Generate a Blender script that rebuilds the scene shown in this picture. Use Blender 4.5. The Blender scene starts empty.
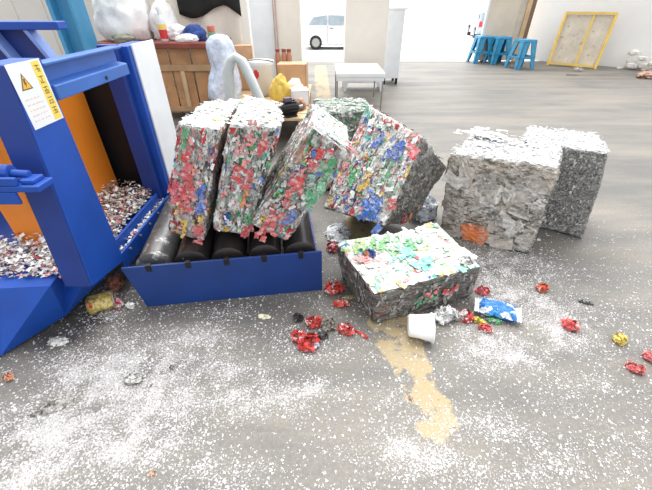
import bpy, math, random
from mathutils import Vector, Matrix, Quaternion, noise
R = math.radians
C = bpy.context.scene.collection
rnd = random.Random(7)
H = 1.25; F = 345.0; P = math.atan(245/345)
cP, sP = math.cos(P), math.sin(P)
def ray(px, py):
    x = (px-326)/F; y = -(py-245)/F
    return (x, y*sP+cP, y*cP-sP)
def at(px, py, z=0.0):                      # the point of height z that the photo shows at a pixel
    d = ray(px, py); t = (z-H)/d[2]; return Vector((d[0]*t, d[1]*t, z))
def aty(px, py, Y):                         # the same at a given distance Y
    d = ray(px, py); t = Y/d[1]; return Vector((d[0]*t, Y, H+d[2]*t))

# ------------------------------------------------------------------ meshes
class MB:
    def __init__(s): s.v=[]; s.f=[]; s.m=[]; s.c=[]
    def add(s, vs, fs, mi=0, col=None):
        o=len(s.v); s.v += [tuple(v) for v in vs]
        for f in fs: s.f.append(tuple(i+o for i in f)); s.m.append(mi); s.c.append(col)
    def box(s, lo, hi, mi=0, M=None, taper=1.0):
        x0,y0,z0=lo; x1,y1,z1=hi; cx,cy=(x0+x1)/2,(y0+y1)/2
        vs=[Vector(v) for v in ((x0,y0,z0),(x1,y0,z0),(x1,y1,z0),(x0,y1,z0))]
        vs+=[Vector((cx+(x-cx)*taper, cy+(y-cy)*taper, z1)) for x,y in ((x0,y0),(x1,y0),(x1,y1),(x0,y1))]
        if M: vs=[M@v for v in vs]
        s.add(vs, [(0,3,2,1),(4,5,6,7),(0,1,5,4),(1,2,6,5),(2,3,7,6),(3,0,4,7)], mi)
    def prism(s, poly, ext, mi=0):
        n=len(poly); a=[Vector(p) for p in poly]; b=[p+Vector(ext) for p in a]
        fs=[tuple(range(n))[::-1], tuple(range(n,2*n))]
        fs+=[(i,(i+1)%n,n+(i+1)%n,n+i) for i in range(n)]
        s.add(a+b, fs, mi)
    def tube(s, path, r, n=10, mi=0, closed=False):
        pts=[Vector(p) for p in path]; N=len(pts); vs=[]; fs=[]
        up=None
        for i,p in enumerate(pts):
            t=(pts[(i+1)%N]-pts[i-1]) if closed else (pts[min(i+1,N-1)]-pts[max(i-1,0)])
            t.normalize()
            if up is None: up=t.orthogonal().normalized()
            up=(up-t*up.dot(t)).normalized(); w=t.cross(up)
            rr=r[i] if isinstance(r,(list,tuple)) else r
            vs+=[p+(up*math.cos(2*math.pi*k/n)+w*math.sin(2*math.pi*k/n))*rr for k in range(n)]
        for i in range(N if closed else N-1):
            j=(i+1)%N
            fs+=[(i*n+k,i*n+(k+1)%n,j*n+(k+1)%n,j*n+k) for k in range(n)]
        if not closed: fs+=[tuple(range(n))[::-1], tuple(range((N-1)*n,N*n))]
        s.add(vs,fs,mi)
    def lathe(s, prof, M=None, n=24, mi=0):
        vs=[];fs=[]
        for r,z in prof:
            vs+=[Vector((r*math.cos(2*math.pi*k/n), r*math.sin(2*math.pi*k/n), z)) for k in range(n)]
        if M: vs=[M@v for v in vs]
        for i in range(len(prof)-1):
            fs+=[(i*n+k,i*n+(k+1)%n,(i+1)*n+(k+1)%n,(i+1)*n+k) for k in range(n)]
        fs+=[tuple(range(n))[::-1], tuple(range((len(prof)-1)*n,len(prof)*n))]
        s.add(vs,fs,mi)
    def sheet(s, c, t, b, nrm, w, h, amp, rr, col=None, n=4, mi=0):     # one crumpled scrap of foil
        vs=[]
        sd=Vector((rr.uniform(0,99),rr.uniform(0,99),rr.uniform(0,99))); curl=rr.uniform(-.5,1)*amp
        for j in range(n):
            for i in range(n):
                u=i/(n-1)-.5; v=j/(n-1)-.5
                k=1-.45*abs(noise.noise(sd+Vector((u*3,v*3,0))))*2*max(abs(u),abs(v))
                z=amp*noise.noise(sd+Vector((u*4,v*4,5)))*1.6 + curl*(u*u+v*v)
                vs.append(c+t*(u*w*k+rr.uniform(-.06,.06)*w)+b*(v*h*k+rr.uniform(-.06,.06)*h)+nrm*(z+amp*.35))
        s.add(vs,[(j*n+i,j*n+i+1,(j+1)*n+i+1,(j+1)*n+i) for j in range(n-1) for i in range(n-1)],mi,col)
    def build(s, name, mats, parent=None, smooth=False, bevel=0, loc=None):
        me=bpy.data.meshes.new(name); me.from_pydata(s.v,[],s.f)
        mats = mats if isinstance(mats,(list,tuple)) else [mats]
        for m in mats: me.materials.append(m)
        me.polygons.foreach_set('material_index', s.m)
        if smooth: me.polygons.foreach_set('use_smooth',[True]*len(s.f))
        if any(c is not None for c in s.c):
            a=me.color_attributes.new('Col','FLOAT_COLOR','CORNER'); buf=[]
            for f,c in zip(s.f,s.c):
                c=c or (.8,.8,.8); buf+= [c[0],c[1],c[2],1.0]*len(f)
            a.data.foreach_set('color',buf)
        me.update()
        o=bpy.data.objects.new(name,me); C.objects.link(o)
        if parent: o.parent=parent
        if loc is not None:
            o.location=loc
        if bevel:
            b=o.modifiers.new('bevel','BEVEL'); b.width=bevel; b.segments=2; b.limit_method='ANGLE'
        return o
def tag(o,label,cat,group=None,kind=None):
    o['label']=label; o['category']=cat
    if group: o['group']=group
    if kind: o['kind']=kind
    return o
def thing(name,label,cat,loc=(0,0,0),rz=0,group=None):
    o=bpy.data.objects.new(name,None); C.objects.link(o); o.location=loc; o.rotation_euler=(0,0,rz)
    o.empty_display_size=.1
    return tag(o,label,cat,group)
def struct(o): o['kind']='structure'; return o
def copy_tree(o,parent=None):
    c=o.copy(); C.objects.link(c)
    if parent: c.parent=parent
    for ch in list(o.children): copy_tree(ch,c)
    return c

# ------------------------------------------------------------------ materials
def nt(name):
    m=bpy.data.materials.new(name); m.use_nodes=True
    N=m.node_tree.nodes; L=m.node_tree.links; return m,N,L,N['Principled BSDF']
def node(N,t,**k):
    n=N.new(t)
    for a,v in k.items(): setattr(n,a,v)
    return n
def mixc(N,L,fac,a,b,mode='MIX'):
    n=N.new('ShaderNodeMix'); n.data_type='RGBA'; n.blend_type=mode
    for i,x in ((0,fac),(6,a),(7,b)):
        if hasattr(x,'links'): L.new(x,n.inputs[i])
        elif i==0: n.inputs[0].default_value=x
        else: n.inputs[i].default_value=(*x,1) if len(x)==3 else x
    return n.outputs[2]
def ramp(N,L,src,stops,interp='LINEAR'):
    n=N.new('ShaderNodeValToRGB'); n.color_ramp.interpolation=interp
    e=n.color_ramp.elements
    while len(e)<len(stops): e.new(.5)
    for k,(p,c) in zip(e,stops): k.position=p; k.color=(c,c,c,1) if isinstance(c,(int,float)) else (*c,1)
    L.new(src,n.inputs[0]); return n.outputs[0]
def ntex(N,L,vec,scale,detail=4,rough=.55,dist=0):
    n=N.new('ShaderNodeTexNoise'); n.inputs['Scale'].default_value=scale; n.inputs['Detail'].default_value=detail
    n.inputs['Roughness'].default_value=rough; n.inputs['Distortion'].default_value=dist
    L.new(vec,n.inputs['Vector']); return n
def bump(N,L,b,h,strength=.4,dist=.01):
    n=N.new('ShaderNodeBump'); n.inputs['Strength'].default_value=strength; n.inputs['Distance'].default_value=dist
    L.new(h,n.inputs['Height']); L.new(n.outputs[0],b.inputs['Normal'])
def coords(N,which='Object'): return N.new('ShaderNodeTexCoord').outputs[which]
def mat(name,col,rough=.5,metal=0,wear=None,wearcol=(.6,.6,.58),bscale=0,bstr=.3,var=.12,vscale=6):
    m,N,L,b=nt(name); co=coords(N)
    n=ntex(N,L,co,vscale,5)
    f=ramp(N,L,n.outputs[0],[(.3,0),(.7,1)])
    base=mixc(N,L,f,tuple(c*(1-var) for c in col),tuple(min(1,c*(1+var)) for c in col))
    if wear:
        n2=ntex(N,L,co,14,8,.7); f2=ramp(N,L,n2.outputs[0],[(wear,0),(wear+.04,1)])
        base=mixc(N,L,f2,base,wearcol)
    L.new(base,b.inputs['Base Color']); b.inputs['Roughness'].default_value=rough; b.inputs['Metallic'].default_value=metal
    if bscale:
        n3=ntex(N,L,co,bscale,5); bump(N,L,b,n3.outputs[0],bstr,.02)
    return m
def mat_mosaic(name,pal,scale=(14,14,26),rough=.4,metal=.0,warp=.5,fleck=None,bstr=.7,seed=0):
    """crushed foil: irregular warped cells, each with a colour drawn from a palette of (colour, weight)"""
    m,N,L,b=nt(name); co=coords(N)
    mp=N.new('ShaderNodeMapping'); mp.inputs['Scale'].default_value=scale; mp.inputs['Location'].default_value=(seed*3.7,seed*1.3,seed*2.1)
    L.new(co,mp.inputs['Vector'])
    w=ntex(N,L,mp.outputs[0],.8,4,.6)
    add=N.new('ShaderNodeVectorMath'); add.operation='MULTIPLY_ADD'
    L.new(w.outputs['Color'],add.inputs[0]); add.inputs[1].default_value=(warp*4,)*3; L.new(mp.outputs[0],add.inputs[2])
    v=N.new('ShaderNodeTexVoronoi'); v.inputs['Scale'].default_value=1.0; L.new(add.outputs[0],v.inputs['Vector'])
    sep=N.new('ShaderNodeSeparateColor'); L.new(v.outputs['Color'],sep.inputs[0])
    tot=sum(x[1] for x in pal); acc=0; st=[]
    for c,wt in pal: st.append((acc/tot,c)); acc+=wt
    base=ramp(N,L,sep.outputs[0],st,'CONSTANT')
    v2=N.new('ShaderNodeTexVoronoi'); v2.inputs['Scale'].default_value=3.1; L.new(add.outputs[0],v2.inputs['Vector'])
    s2=N.new('ShaderNodeSeparateColor'); L.new(v2.outputs['Color'],s2.inputs[0])
    base2=ramp(N,L,s2.outputs[1],st,'CONSTANT')
    f=ramp(N,L,s2.outputs[2],[(.0,0),(.62,1)],'CONSTANT')
    base=mixc(N,L,f,base,base2)
    g=ntex(N,L,mp.outputs[0],2.2,6,.7)
    gf=ramp(N,L,g.outputs[0],[(.34,.22),(.54,1)])
    base=mixc(N,L,1.0,base,gf,'MULTIPLY')
    if fleck:
        fn=ntex(N,L,co,fleck[1],3,.6); ff=ramp(N,L,fn.outputs[0],[(fleck[2],0),(fleck[2]+.03,1)])
        base=mixc(N,L,ff,base,fleck[0])
    L.new(base,b.inputs['Base Color']); b.inputs['Roughness'].default_value=rough; b.inputs['Metallic'].default_value=metal
    h=N.new('ShaderNodeMath'); h.operation='ADD'; L.new(v2.outputs['Distance'],h.inputs[0]); L.new(g.outputs[0],h.inputs[1])
    bump(N,L,b,h.outputs[0],bstr,.012)
    return m
def mat_attr(name,rough=.45,bs=60):
    m,N,L,b=nt(name); a=N.new('ShaderNodeAttribute'); a.attribute_name='Col'
    n=ntex(N,L,coords(N),45,4); f=ramp(N,L,n.outputs[0],[(.52,0),(.62,1)])
    lite=mixc(N,L,.35,a.outputs['Color'],(.85,.85,.83))
    L.new(mixc(N,L,f,a.outputs['Color'],lite),b.inputs['Base Color']); b.inputs['Roughness'].default_value=rough
    n2=ntex(N,L,coords(N),bs,3); bump(N,L,b,n2.outputs[0],.4,.01)
    return m
W=(.80,.80,.78); LG=(.52,.52,.50); MG=(.30,.30,.28); DG=(.10,.10,.095); RD=(.60,.05,.055); PK=(.72,.28,.27)
GR=(.07,.33,.13); TE=(.15,.55,.45); BL=(.04,.12,.48); YE=(.75,.50,.08); OR=(.80,.25,.03); BR=(.28,.15,.08)

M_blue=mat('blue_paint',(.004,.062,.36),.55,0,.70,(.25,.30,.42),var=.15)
M_bluedark=mat('dark_blue_paint',(.008,.036,.22),.5,0,.72,(.2,.22,.3))  # darker blue; also paints in the shade on one side of the post
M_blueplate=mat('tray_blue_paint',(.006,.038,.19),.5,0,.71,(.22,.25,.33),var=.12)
M_orange=mat('orange_paint',(.84,.25,.018),.4,0,var=.08,vscale=3)
M_whitep=mat('white_paint',(.74,.77,.80),.45,var=.05)
M_black=mat('black_steel',(.012,.012,.014),.45,.3)
M_rub=mat('black_roller_coat',(.026,.022,.022),.34,.25,.66,(.16,.15,.14),var=.3,vscale=20)
M_grit=mat('worn_grey_roller',(.10,.10,.10),.4,.4,.55,(.35,.35,.34),var=.3,vscale=25)
M_steel=mat('dull_steel',(.32,.32,.31),.4,.7)
M_foil=mat_attr('foil_scraps')
M_crumb=mat('white_crumb',(.63,.62,.635),.55,var=.2,vscale=80)
M_wood=mat('brown_wood',(.46,.24,.11),.6,0,.62,(.24,.12,.06),var=.3,vscale=4)
M_woodl=mat('pale_wood',(.62,.44,.25),.6,var=.2,vscale=5)
M_redwood=mat('red_brown_board',(.24,.055,.035),.5,var=.3)
M_card=mat('cardboard',(.55,.34,.19),.7,var=.12)
M_cream=mat('cream_enamel',(.80,.755,.68),.5,var=.03)
M_wall=mat('white_wall_paint',(.93,.925,.91),.8,0,.68,(.70,.66,.6),var=.04,vscale=2)
M_sack=mat('white_sack_cloth',(.84,.84,.83),.75,bscale=18,bstr=.5,var=.06)
M_clothblue=mat('navy_cloth',(.03,.07,.26),.85,bscale=30)
M_clothblack=mat('black_cloth',(.015,.015,.014),.9,bscale=25)
M_creamcloth=mat('cream_cloth',(.80,.75,.66),.85,bscale=10,var=.06)
M_pbag=mat('bluish_plastic_film',(.58,.66,.80),.25,bscale=14,bstr=.8,var=.25,vscale=14)
M_hose=mat('grey_hose',(.56,.60,.60),.35,var=.12)
M_yellow=mat('yellow_paint',(.82,.56,.13),.5,0,.66,(.5,.36,.2))
M_ycloth=mat('ochre_sack',(.68,.48,.10),.8,bscale=20,bstr=.6,var=.2)
M_stool=mat('blue_plastic',(.03,.26,.46),.35,var=.2)
M_tyre=mat('tyre_rubber',(.02,.02,.02),.8)
M_glass=mat('car_window',(.30,.36,.40),.1)
M_carw=mat('white_car_paint',(.86,.87,.88),.25,var=.02)
M_carg=mat('grey_blue_car_paint',(.42,.48,.56),.25)
M_red=mat('red_print',(.62,.03,.03),.5)
M_pole=mat('sky_blue_steel',(.06,.28,.50),.45,var=.1)
M_concout=mat('outside_concrete',(.86,.85,.83),.85,var=.03,vscale=1)  # near-white colour stands in for the strong sunlight outside
M_siding=mat('beige_siding',(.70,.67,.62),.7,var=.04,vscale=2)
M_board=mat('beige_board',(.66,.58,.47),.7,0,.66,(.55,.46,.36),var=.1,vscale=2)

# ------------------------------------------------------------------ ground: concrete, dust, worn yellow paint
def gz(px,py): p=at(px,py); return p.x,p.y
BLOBS=[]                                         # centre x, y, radius x, y, weight
for px,py,rx,ry,w in [(115,375,.26,.13,1.0),(60,430,.26,.10,.95),(165,390,.22,.11,.95),(190,345,.22,.10,.7),(20,480,.16,.08,.8),
    (130,440,.2,.08,.8),(255,398,.16,.05,.95),(310,388,.12,.035,.85),(385,398,.08,.03,.5),(225,370,.16,.07,.7),(200,470,.22,.06,.5),
    (290,345,.25,.09,.5),(560,325,.28,.16,.62),(505,348,.2,.1,.75),(470,425,.18,.08,.5),(560,455,.25,.06,.42),(590,385,.16,.06,.4),
    (630,440,.18,.08,.35),(410,455,.2,.06,.6),(520,300,.2,.16,.7),(500,268,.25,.18,.7),(610,280,.3,.2,.16),(500,475,.3,.06,.4),
    (110,312,.08,.08,.7),(215,312,.2,.06,.4),(335,255,.05,.2,.3),(395,345,.1,.06,.25),(60,340,.06,.06,.5),(545,405,.1,.03,.35)]:
    x,y=gz(px,py); BLOBS.append((x,y,rx*1.35,ry*1.5,w*.88))
BARE=[]
for px,py,rx,ry,w in [(280,440,.14,.045,.85),(575,360,.09,.05,.6),(560,420,.1,.035,.6),(330,475,.16,.04,.5),(15,385,.14,.07,.6),(360,370,.08,.05,.5)]:
    x,y=gz(px,py); BARE.append((x,y,rx,ry,w))
def dust(x,y):
    d=0
    for bx,by,rx,ry,w in BLOBS:
        e=((x-bx)/rx)**2+((y-by)/ry)**2
        if e<6: d=max(d,w*math.exp(-e*.8))
    d=max(d,.20*max(0,min(1,(2.2-y)/.9)))
    for bx,by,rx,ry,w in BARE:
        e=((x-bx)/rx)**2+((y-by)/ry)**2
        if e<5: d*=1-w*math.exp(-e)
    n=noise.noise(Vector((x*5,y*7,1)))*.5+noise.noise(Vector((x*14,y*19,4)))*.6+noise.noise(Vector((x*45,y*45,4)))*.5
    return max(0,d*(1+1.1*n))
LINE=[Vector((-.13,9.0)),Vector((-.03,5.2)),Vector((.33,1.02)),Vector((.40,.66))]
STAIN_SHADE=[]  # dirt patches together with shadow patches painted into the floor
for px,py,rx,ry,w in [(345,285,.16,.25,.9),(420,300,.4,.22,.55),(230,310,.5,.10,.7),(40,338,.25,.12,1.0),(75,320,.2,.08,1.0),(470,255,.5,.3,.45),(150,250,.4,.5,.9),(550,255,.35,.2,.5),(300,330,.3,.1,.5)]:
    x,y=gz(px,py); STAIN_SHADE.append((x,y,rx,ry,w))
def stain_shade(x,y):                                # old oil and dirt, plus painted shadow at the press foot and grey bales
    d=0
    for bx,by,rx,ry,w in STAIN_SHADE:
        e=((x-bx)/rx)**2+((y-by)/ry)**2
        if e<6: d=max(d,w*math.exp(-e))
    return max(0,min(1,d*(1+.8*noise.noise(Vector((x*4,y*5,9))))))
def paint(x,y):
    p=Vector((x,y)); best=0.0
    for a,b,w in ((LINE[0],LINE[1],.15),(LINE[1],LINE[2],.13),(LINE[2],LINE[3],.095)):
        t=max(0,min(1,(p-a).dot(b-a)/(b-a).length_squared)); q=a+(b-a)*t
        d=(p-q).length
        if d<w*1.3: best=max(best,1-max(0,(d-w*.75)/(w*.55)))
    return best*(1+.5*noise.noise(Vector((x*14,y*14,2))))
def frange(a,b,s):
    n=max(1,round((b-a)/s)); return [a+(b-a)*i/n for i in range(n)]
xs=frange(-11,-1.8,.8)+frange(-1.8,2.4,.025)+frange(2.4,12,.8)+[12]
ys=frange(-4,.35,.5)+frange(.35,2.6,.025)+frange(2.6,9.75,.12)+[9.75]
fm=MB(); nx,ny=len(xs),len(ys)
fm.v=[(x,y,.0) for y in ys for x in xs]
fm.f=[(j*nx+i,j*nx+i+1,(j+1)*nx+i+1,(j+1)*nx+i) for j in range(ny-1) for i in range(nx-1)]
fm.m=[0]*len(fm.f); fm.c=[None]*len(fm.f)
o=len(fm.v); fm.add([(-11,9.75,0),(12,9.75,0),(12,9.75,-.72),(-11,9.75,-.72)],[(0,3,2,1)])
def floor_mat():
    m,N,L,b=nt('concrete_floor'); co=coords(N)
    big=ntex(N,L,co,1.1,6,.6); f=ramp(N,L,big.outputs[0],[(.3,0),(.7,1)])
    base=mixc(N,L,f,(.095,.092,.088),(.140,.134,.125))
    mp=N.new('ShaderNodeMapping'); mp.inputs['Scale'].default_value=(.35,1.6,1); L.new(co,mp.inputs['Vector'])
    st=ntex(N,L,mp.outputs[0],1.6,7,.65); sf=ramp(N,L,st.outputs[0],[(.38,0),(.66,1)])
    base=mixc(N,L,sf,base,(.215,.195,.165))
    n3=ntex(N,L,co,70,3,.7); f3=ramp(N,L,n3.outputs[0],[(.35,.86),(.65,1.1)])
    base=mixc(N,L,1.0,base,f3,'MULTIPLY')
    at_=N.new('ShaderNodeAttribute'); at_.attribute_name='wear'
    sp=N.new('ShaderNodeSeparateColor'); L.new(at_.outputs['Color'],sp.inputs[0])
    base=mixc(N,L,sp.outputs[2],base,(.050,.046,.042))  # dirt and painted shadow darken the concrete
    # worn yellow paint
    pn=ntex(N,L,co,20,8,.88); pm=N.new('ShaderNodeMath'); pm.operation='MULTIPLY_ADD'
    L.new(sp.outputs[1],pm.inputs[0]); pm.inputs[1].default_value=.58; L.new(pn.outputs[0],pm.inputs[2])
    pf=ramp(N,L,pm.outputs[0],[(.99,0),(1.12,.6)])
    base=mixc(N,L,pf,base,(.44,.33,.15))
    # pale dust ground into the floor, and fine specks
    dn=ntex(N,L,co,150,3,.6); dm=N.new('ShaderNodeMath'); dm.operation='MULTIPLY_ADD'
    L.new(sp.outputs[0],dm.inputs[0]); dm.inputs[1].default_value=.30; L.new(dn.outputs[0],dm.inputs[2])
    df=ramp(N,L,dm.outputs[0],[(.67,0),(.74,.8)])
    base=mixc(N,L,df,base,(.44,.43,.43))
    L.new(base,b.inputs['Base Color']); b.inputs['Roughness'].default_value=.6
    bump(N,L,b,n3.outputs[0],.25,.004)
    return m
fo=struct(fm.build('floor',floor_mat()))
a=fo.data.color_attributes.new('wear','FLOAT_COLOR','POINT'); buf=[]  # red: dust, green: yellow paint, blue: dirt with painted shadow
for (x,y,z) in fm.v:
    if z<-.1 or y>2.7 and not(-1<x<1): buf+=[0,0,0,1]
    else: buf+=[min(1,dust(x,y)) if .3<y<2.7 else 0, paint(x,y),stain_shade(x,y) if .3<y<2.7 else 0,1]
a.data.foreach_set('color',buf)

def flake(mb,p,s,rr,nrm=Vector((0,0,1))):
    th=rr.uniform(0,6.283); w=s*rr.uniform(.45,.9); hh=s*rr.uniform(.12,.32)
    t=nrm.orthogonal().normalized(); bb=nrm.cross(t)
    d=t*math.cos(th)+bb*math.sin(th); e=nrm.cross(d)
    mb.add([p-d*s*.5-e*w*.3, p+d*s*.5-e*w*rr.uniform(0,.4), p+e*w*.6+d*s*rr.uniform(-.3,.3), p+nrm*hh+d*s*rr.uniform(-.25,.25)],
           [(0,1,3),(1,2,3),(2,0,3),(0,2,1)])
cm=MB(); rr=random.Random(11); cnt=0
x0,x1,y0,y1=-1.7,2.3,.42,2.55
for k in range(230000):
    y=y0+(y1-y0)*rr.random()**1.25; x=x0+(x1-x0)*rr.random()
    if abs(x)>.55+y*1.25: continue
    if rr.random()<dust(x,y)*.6:
        flake(cm,Vector((x,y,.0008)),rr.choice((.003,.004,.005,.005,.006,.007,.008,.010,.013)),rr); cnt+=1
tag(cm.build('plastic_crumbs',M_crumb),'white plastic crumbs strewn over the concrete floor','crumbs',kind='stuff')

# ------------------------------------------------------------------ bales
def superbox(dims,nseg,amp,seed,rnd_=.016,ridge=.5,layer=0):
    """a pressed block: subdivided box with rounded edges and crumpled, creased faces; returns MB + face normals"""
    mb=MB(); d=Vector(dims)/2; sd=Vector((seed*7.1,seed*3.3,seed*1.7))
    def disp(p,n):
        q=p+sd
        a=noise.noise(q*4)*1.1+noise.noise(q*11)*.7
        cr=abs(noise.noise(Vector((q.x*16,q.y*16,q.z*(16+layer)))))
        fi=noise.noise(q*38)*.35
        return amp*(a+ridge*(.5-cr*2)+fi)
    faces=[((1,0,0),1,2),((-1,0,0),1,2),((0,1,0),0,2),((0,-1,0),0,2),((0,0,1),0,1),((0,0,-1),0,1)]
    idx={}
    def vert(p):
        key=tuple(round(c,5) for c in p)
        if key in idx: return idx[key]
        # rounded corner
        inner=Vector([max(-d[i]+rnd_,min(d[i]-rnd_,p[i])) for i in range(3)])
        dv=p-inner
        n=Vector([p[i]/d[i] if abs(abs(p[i])-d[i])<1e-5 else 0 for i in range(3)])
        n=dv.normalized() if dv.length>1e-6 else n.normalized()
        q=inner+n*rnd_ if dv.length>1e-6 else p
        q=q+n*disp(q,n); q.z=q.z+d.z
        if p.z<-d.z+1e-5: q.z=max(q.z,0.0)
        idx[key]=len(mb.v); mb.v.append(tuple(q)); return idx[key]
    for (n,a,b) in faces:
        n=Vector(n); ax=[i for i in range(3) if n[i]!=0][0]
        na=max(4,int(nseg*dims[a]/max(dims))); nb=max(4,int(nseg*dims[b]/max(dims)))
        for j in range(nb):
            for i in range(na):
                q=[]
                for (di,dj) in ((0,0),(1,0),(1,1),(0,1)):
                    p=Vector((0,0,0)); p[ax]=n[ax]*d[ax]; p[a]=-d[a]+2*d[a]*(i+di)/na; p[b]=-d[b]+2*d[b]*(j+dj)/nb
                    q.append(vert(p))
                A,B,Cc=[Vector(mb.v[k]) for k in q[:3]]
                if (B-A).cross(Cc-A).dot(n)<0: q=q[::-1]
                mb.f.append(tuple(q)); mb.m.append({'x+':0,'x-':0}.get('',0)); mb.c.append(None)
                mb.m[-1]=[k for k,ff in enumerate(faces) if Vector(ff[0])==n][0]
    return mb
def pose(o,center,rv,dims):
    v=Vector(rv); q=Quaternion(v.normalized(),v.length) if v.length>1e-6 else Quaternion()
    o.rotation_mode='QUATERNION'; o.rotation_quaternion=q
    o.location=Vector(center)-q@Vector((0,0,dims[2]/2))
    return Matrix.Translation(o.location)@q.to_matrix().to_4x4()
FACE={'x+':0,'x-':1,'y+':2,'y-':3,'z+':4,'z-':5}
topcrumbs=MB()
def pick(pal,r):
    t=sum(w for c,w in pal); x=r.random()*t
    for c,w in pal:
        x-=w
        if x<=0: return c
    return pal[-1][0]
def bale(label,center,rv,dims,mats,facemat,seed,scraps,crumb=0,amp=.010,layer=0,patches=(),nseg=46,tilt=.08,curl=.07,grain=True,ends=None):
    """scraps: list of (face, count, palette, size, lift); patches: (face,u,v,radius,colour,count,size)"""
    t=thing('scrap_bale',label,'bale',group='pressed scrap bales')
    M=pose(t,center,rv,dims); d=Vector(dims)
    mb=superbox(dims,nseg,amp,seed,layer=layer)
    # pressed bales are never true boxes: each corner is pulled to where it sits
    names=[a+b+c for c in 'bt' for b in 'fb' for a in 'lr']; offs={}
    Mi=M.inverted()
    for nme in names:
        lc=Vector(((-.5 if nme[0]=='l' else .5)*d.x,(-.5 if nme[1]=='f' else .5)*d.y,0 if nme[2]=='b' else d.z))
        if ends and nme in ends:
            wv=M@lc; cz=wv.y*cP-(wv.z-H)*sP; q=Vector((0,0,H))+Vector(ray(*ends[nme]))*cz
            q.z=max(q.z,.003); offs[nme]=Mi@q-lc
    for nme in names:
        if nme not in offs:
            alt=[nme[0]+('b' if nme[1]=='f' else 'f')+nme[2], ('r' if nme[0]=='l' else 'l')+nme[1:]]
            offs[nme]=next((offs[a_] for a_ in alt if a_ in offs),Vector((0,0,0)))*.8
    def warp(p):
        u=(p.x/d.x+.5,p.y/d.y+.5,p.z/d.z); r_=Vector((0,0,0))
        for nme in names:
            wt=(1-u[0] if nme[0]=='l' else u[0])*(1-u[1] if nme[1]=='f' else u[1])*(1-u[2] if nme[2]=='b' else u[2])
            r_+=offs[nme]*wt
        return p+r_
    mb.v=[tuple(warp(Vector(v))) for v in mb.v]
    mb.m=[facemat.get(['x+','x-','y+','y-','z+','z-'][k],0) for k in mb.m]
    mb.build('pressed_block',mats,t)
    r=random.Random(seed*13+1); fl=MB()
    ax={'x':0,'y':1,'z':2}
    def put(face,u,v,col,size,lift):
        n=Vector((0,0,0)); i=ax[face[0]]; n[i]=1 if face[1]=='+' else -1
        a,b=[k for k in range(3) if k!=i]
        p=Vector((0,0,0)); p[i]=n[i]*d[i]/2; p[a]=(u-.5)*d[a]; p[b]=(v-.5)*d[b]; p.z+=d.z/2
        t1=Vector((0,0,0)); t1[a]=1; t2=Vector((0,0,0)); t2[b]=1
        th=r.uniform(-.5,.5)+(math.pi/2 if (r.random()<.8)==(b==2 and grain) else 0)
        e1=t1*math.cos(th)+t2*math.sin(th); e2=n.cross(e1)
        nn=(n+e1*r.uniform(-tilt,tilt)+e2*r.uniform(-tilt,tilt)).normalized()
        s=size*.62*r.uniform(.5,1.5); g_=r.uniform(0,.30); col=tuple(c*(1-g_)+.5*g_ for c in col)
        fl.sheet(warp(p)+n*(amp*.1+r.uniform(0,lift*.45)),e1,e2,nn,s,s*r.uniform(.28,.75),s*curl,r,[c*j_ for j_ in (r.uniform(.82,1.1),) for c in col])
    for face,count,pal,size,lift in scraps:
        for k in range(int(count*(1.5 if face=='z+' else 1.0))): put(face,r.uniform(.03,.97),r.uniform(.03,.97),pick(pal,r),size,lift)
    for face,u,v,rad,col,count,size in patches:
        for k in range(int(count*1.6)): put(face,u+r.gauss(0,rad),v+r.gauss(0,rad),col,size*1.22,.026)
    so=fl.build('loose_scraps',M_foil,t); so['kind']='stuff'
    for k in range(crumb):
        u,v=r.uniform(-.5,.5),r.uniform(-.5,.5)
        if r.random()<.25+.75*max(0,min(1,.6+noise.noise(Vector((u*7,v*7,seed))))):
            p=M@(warp(Vector((u*d.x,v*d.y,d.z)))+Vector((0,0,amp*r.uniform(.2,1.3))))
            flake(topcrumbs,p,r.choice((.005,.007,.009,.012,.016)),r,(M.to_3x3()@Vector((0,0,1))).normalized())
    return t,M
palA=[(W,20),(LG,26),(MG,20),(DG,11),(RD,10),(PK,6),(GR,3),(TE,2),(BL,3),(YE,3)]
palB=[(W,20),(LG,28),(MG,20),(DG,11),(RD,5),(PK,4),(GR,6),(TE,3),(BL,1.5),(YE,3)]
palC=[(W,20),(LG,26),(MG,20),(DG,11),(RD,9),(PK,5),(GR,8),(TE,4),(BL,2),(YE,1.5)]
palD=[(W,44),(LG,20),(MG,9),(DG,4),(RD,6),(PK,4),(GR,6),(TE,2),(BL,5),(YE,3)]
palT=[((.86,.86,.85),72),(LG,8),(PK,4),(TE,5),(GR,2),(YE,2),(BL,1)]
palH=[((.86,.86,.84),85),(LG,9),(GR,8),(TE,9),(PK,4),(RD,2),(YE,5),(BL,1.5),((.3,.6,.25),5)]
palS=[((.24,.22,.20),40),((.13,.12,.11),34),((.18,.15,.13),20),(MG,14),((.4,.05,.05),3),((.06,.2,.1),3)]
mA=mat_mosaic('crushed_cans_red_and_silver',palA,(38,38,17),seed=1)
mB=mat_mosaic('crushed_cans_silver_and_green',palB,(38,38,16),seed=2)
mC=mat_mosaic('crushed_cans_green_and_red',palC,(38,38,16),seed=3)
mD=mat_mosaic('crushed_cans_white_and_blue',palD,(34,34,17),seed=4)
mT=mat_mosaic('lit_white_top',palT,(22,22,22),seed=5)  # whiter palette paints the bright top light into the colour
mH=mat_mosaic('pressed_film_white_and_green',palH,(15,15,15),seed=6,bstr=.4)
mS=mat_mosaic('pressed_edge_layers',palS,(14,14,52),seed=7,bstr=.9,fleck=((.42,.42,.40),60,.64))
mD2=mat_mosaic('pressed_shaded_side',[(MG,30),(DG,34),((.17,.15,.13),30),(LG,4)],(22,22,30),seed=8,fleck=((.5,.5,.48),70,.64))  # dark palette paints in the shade on the overhanging side
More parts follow.
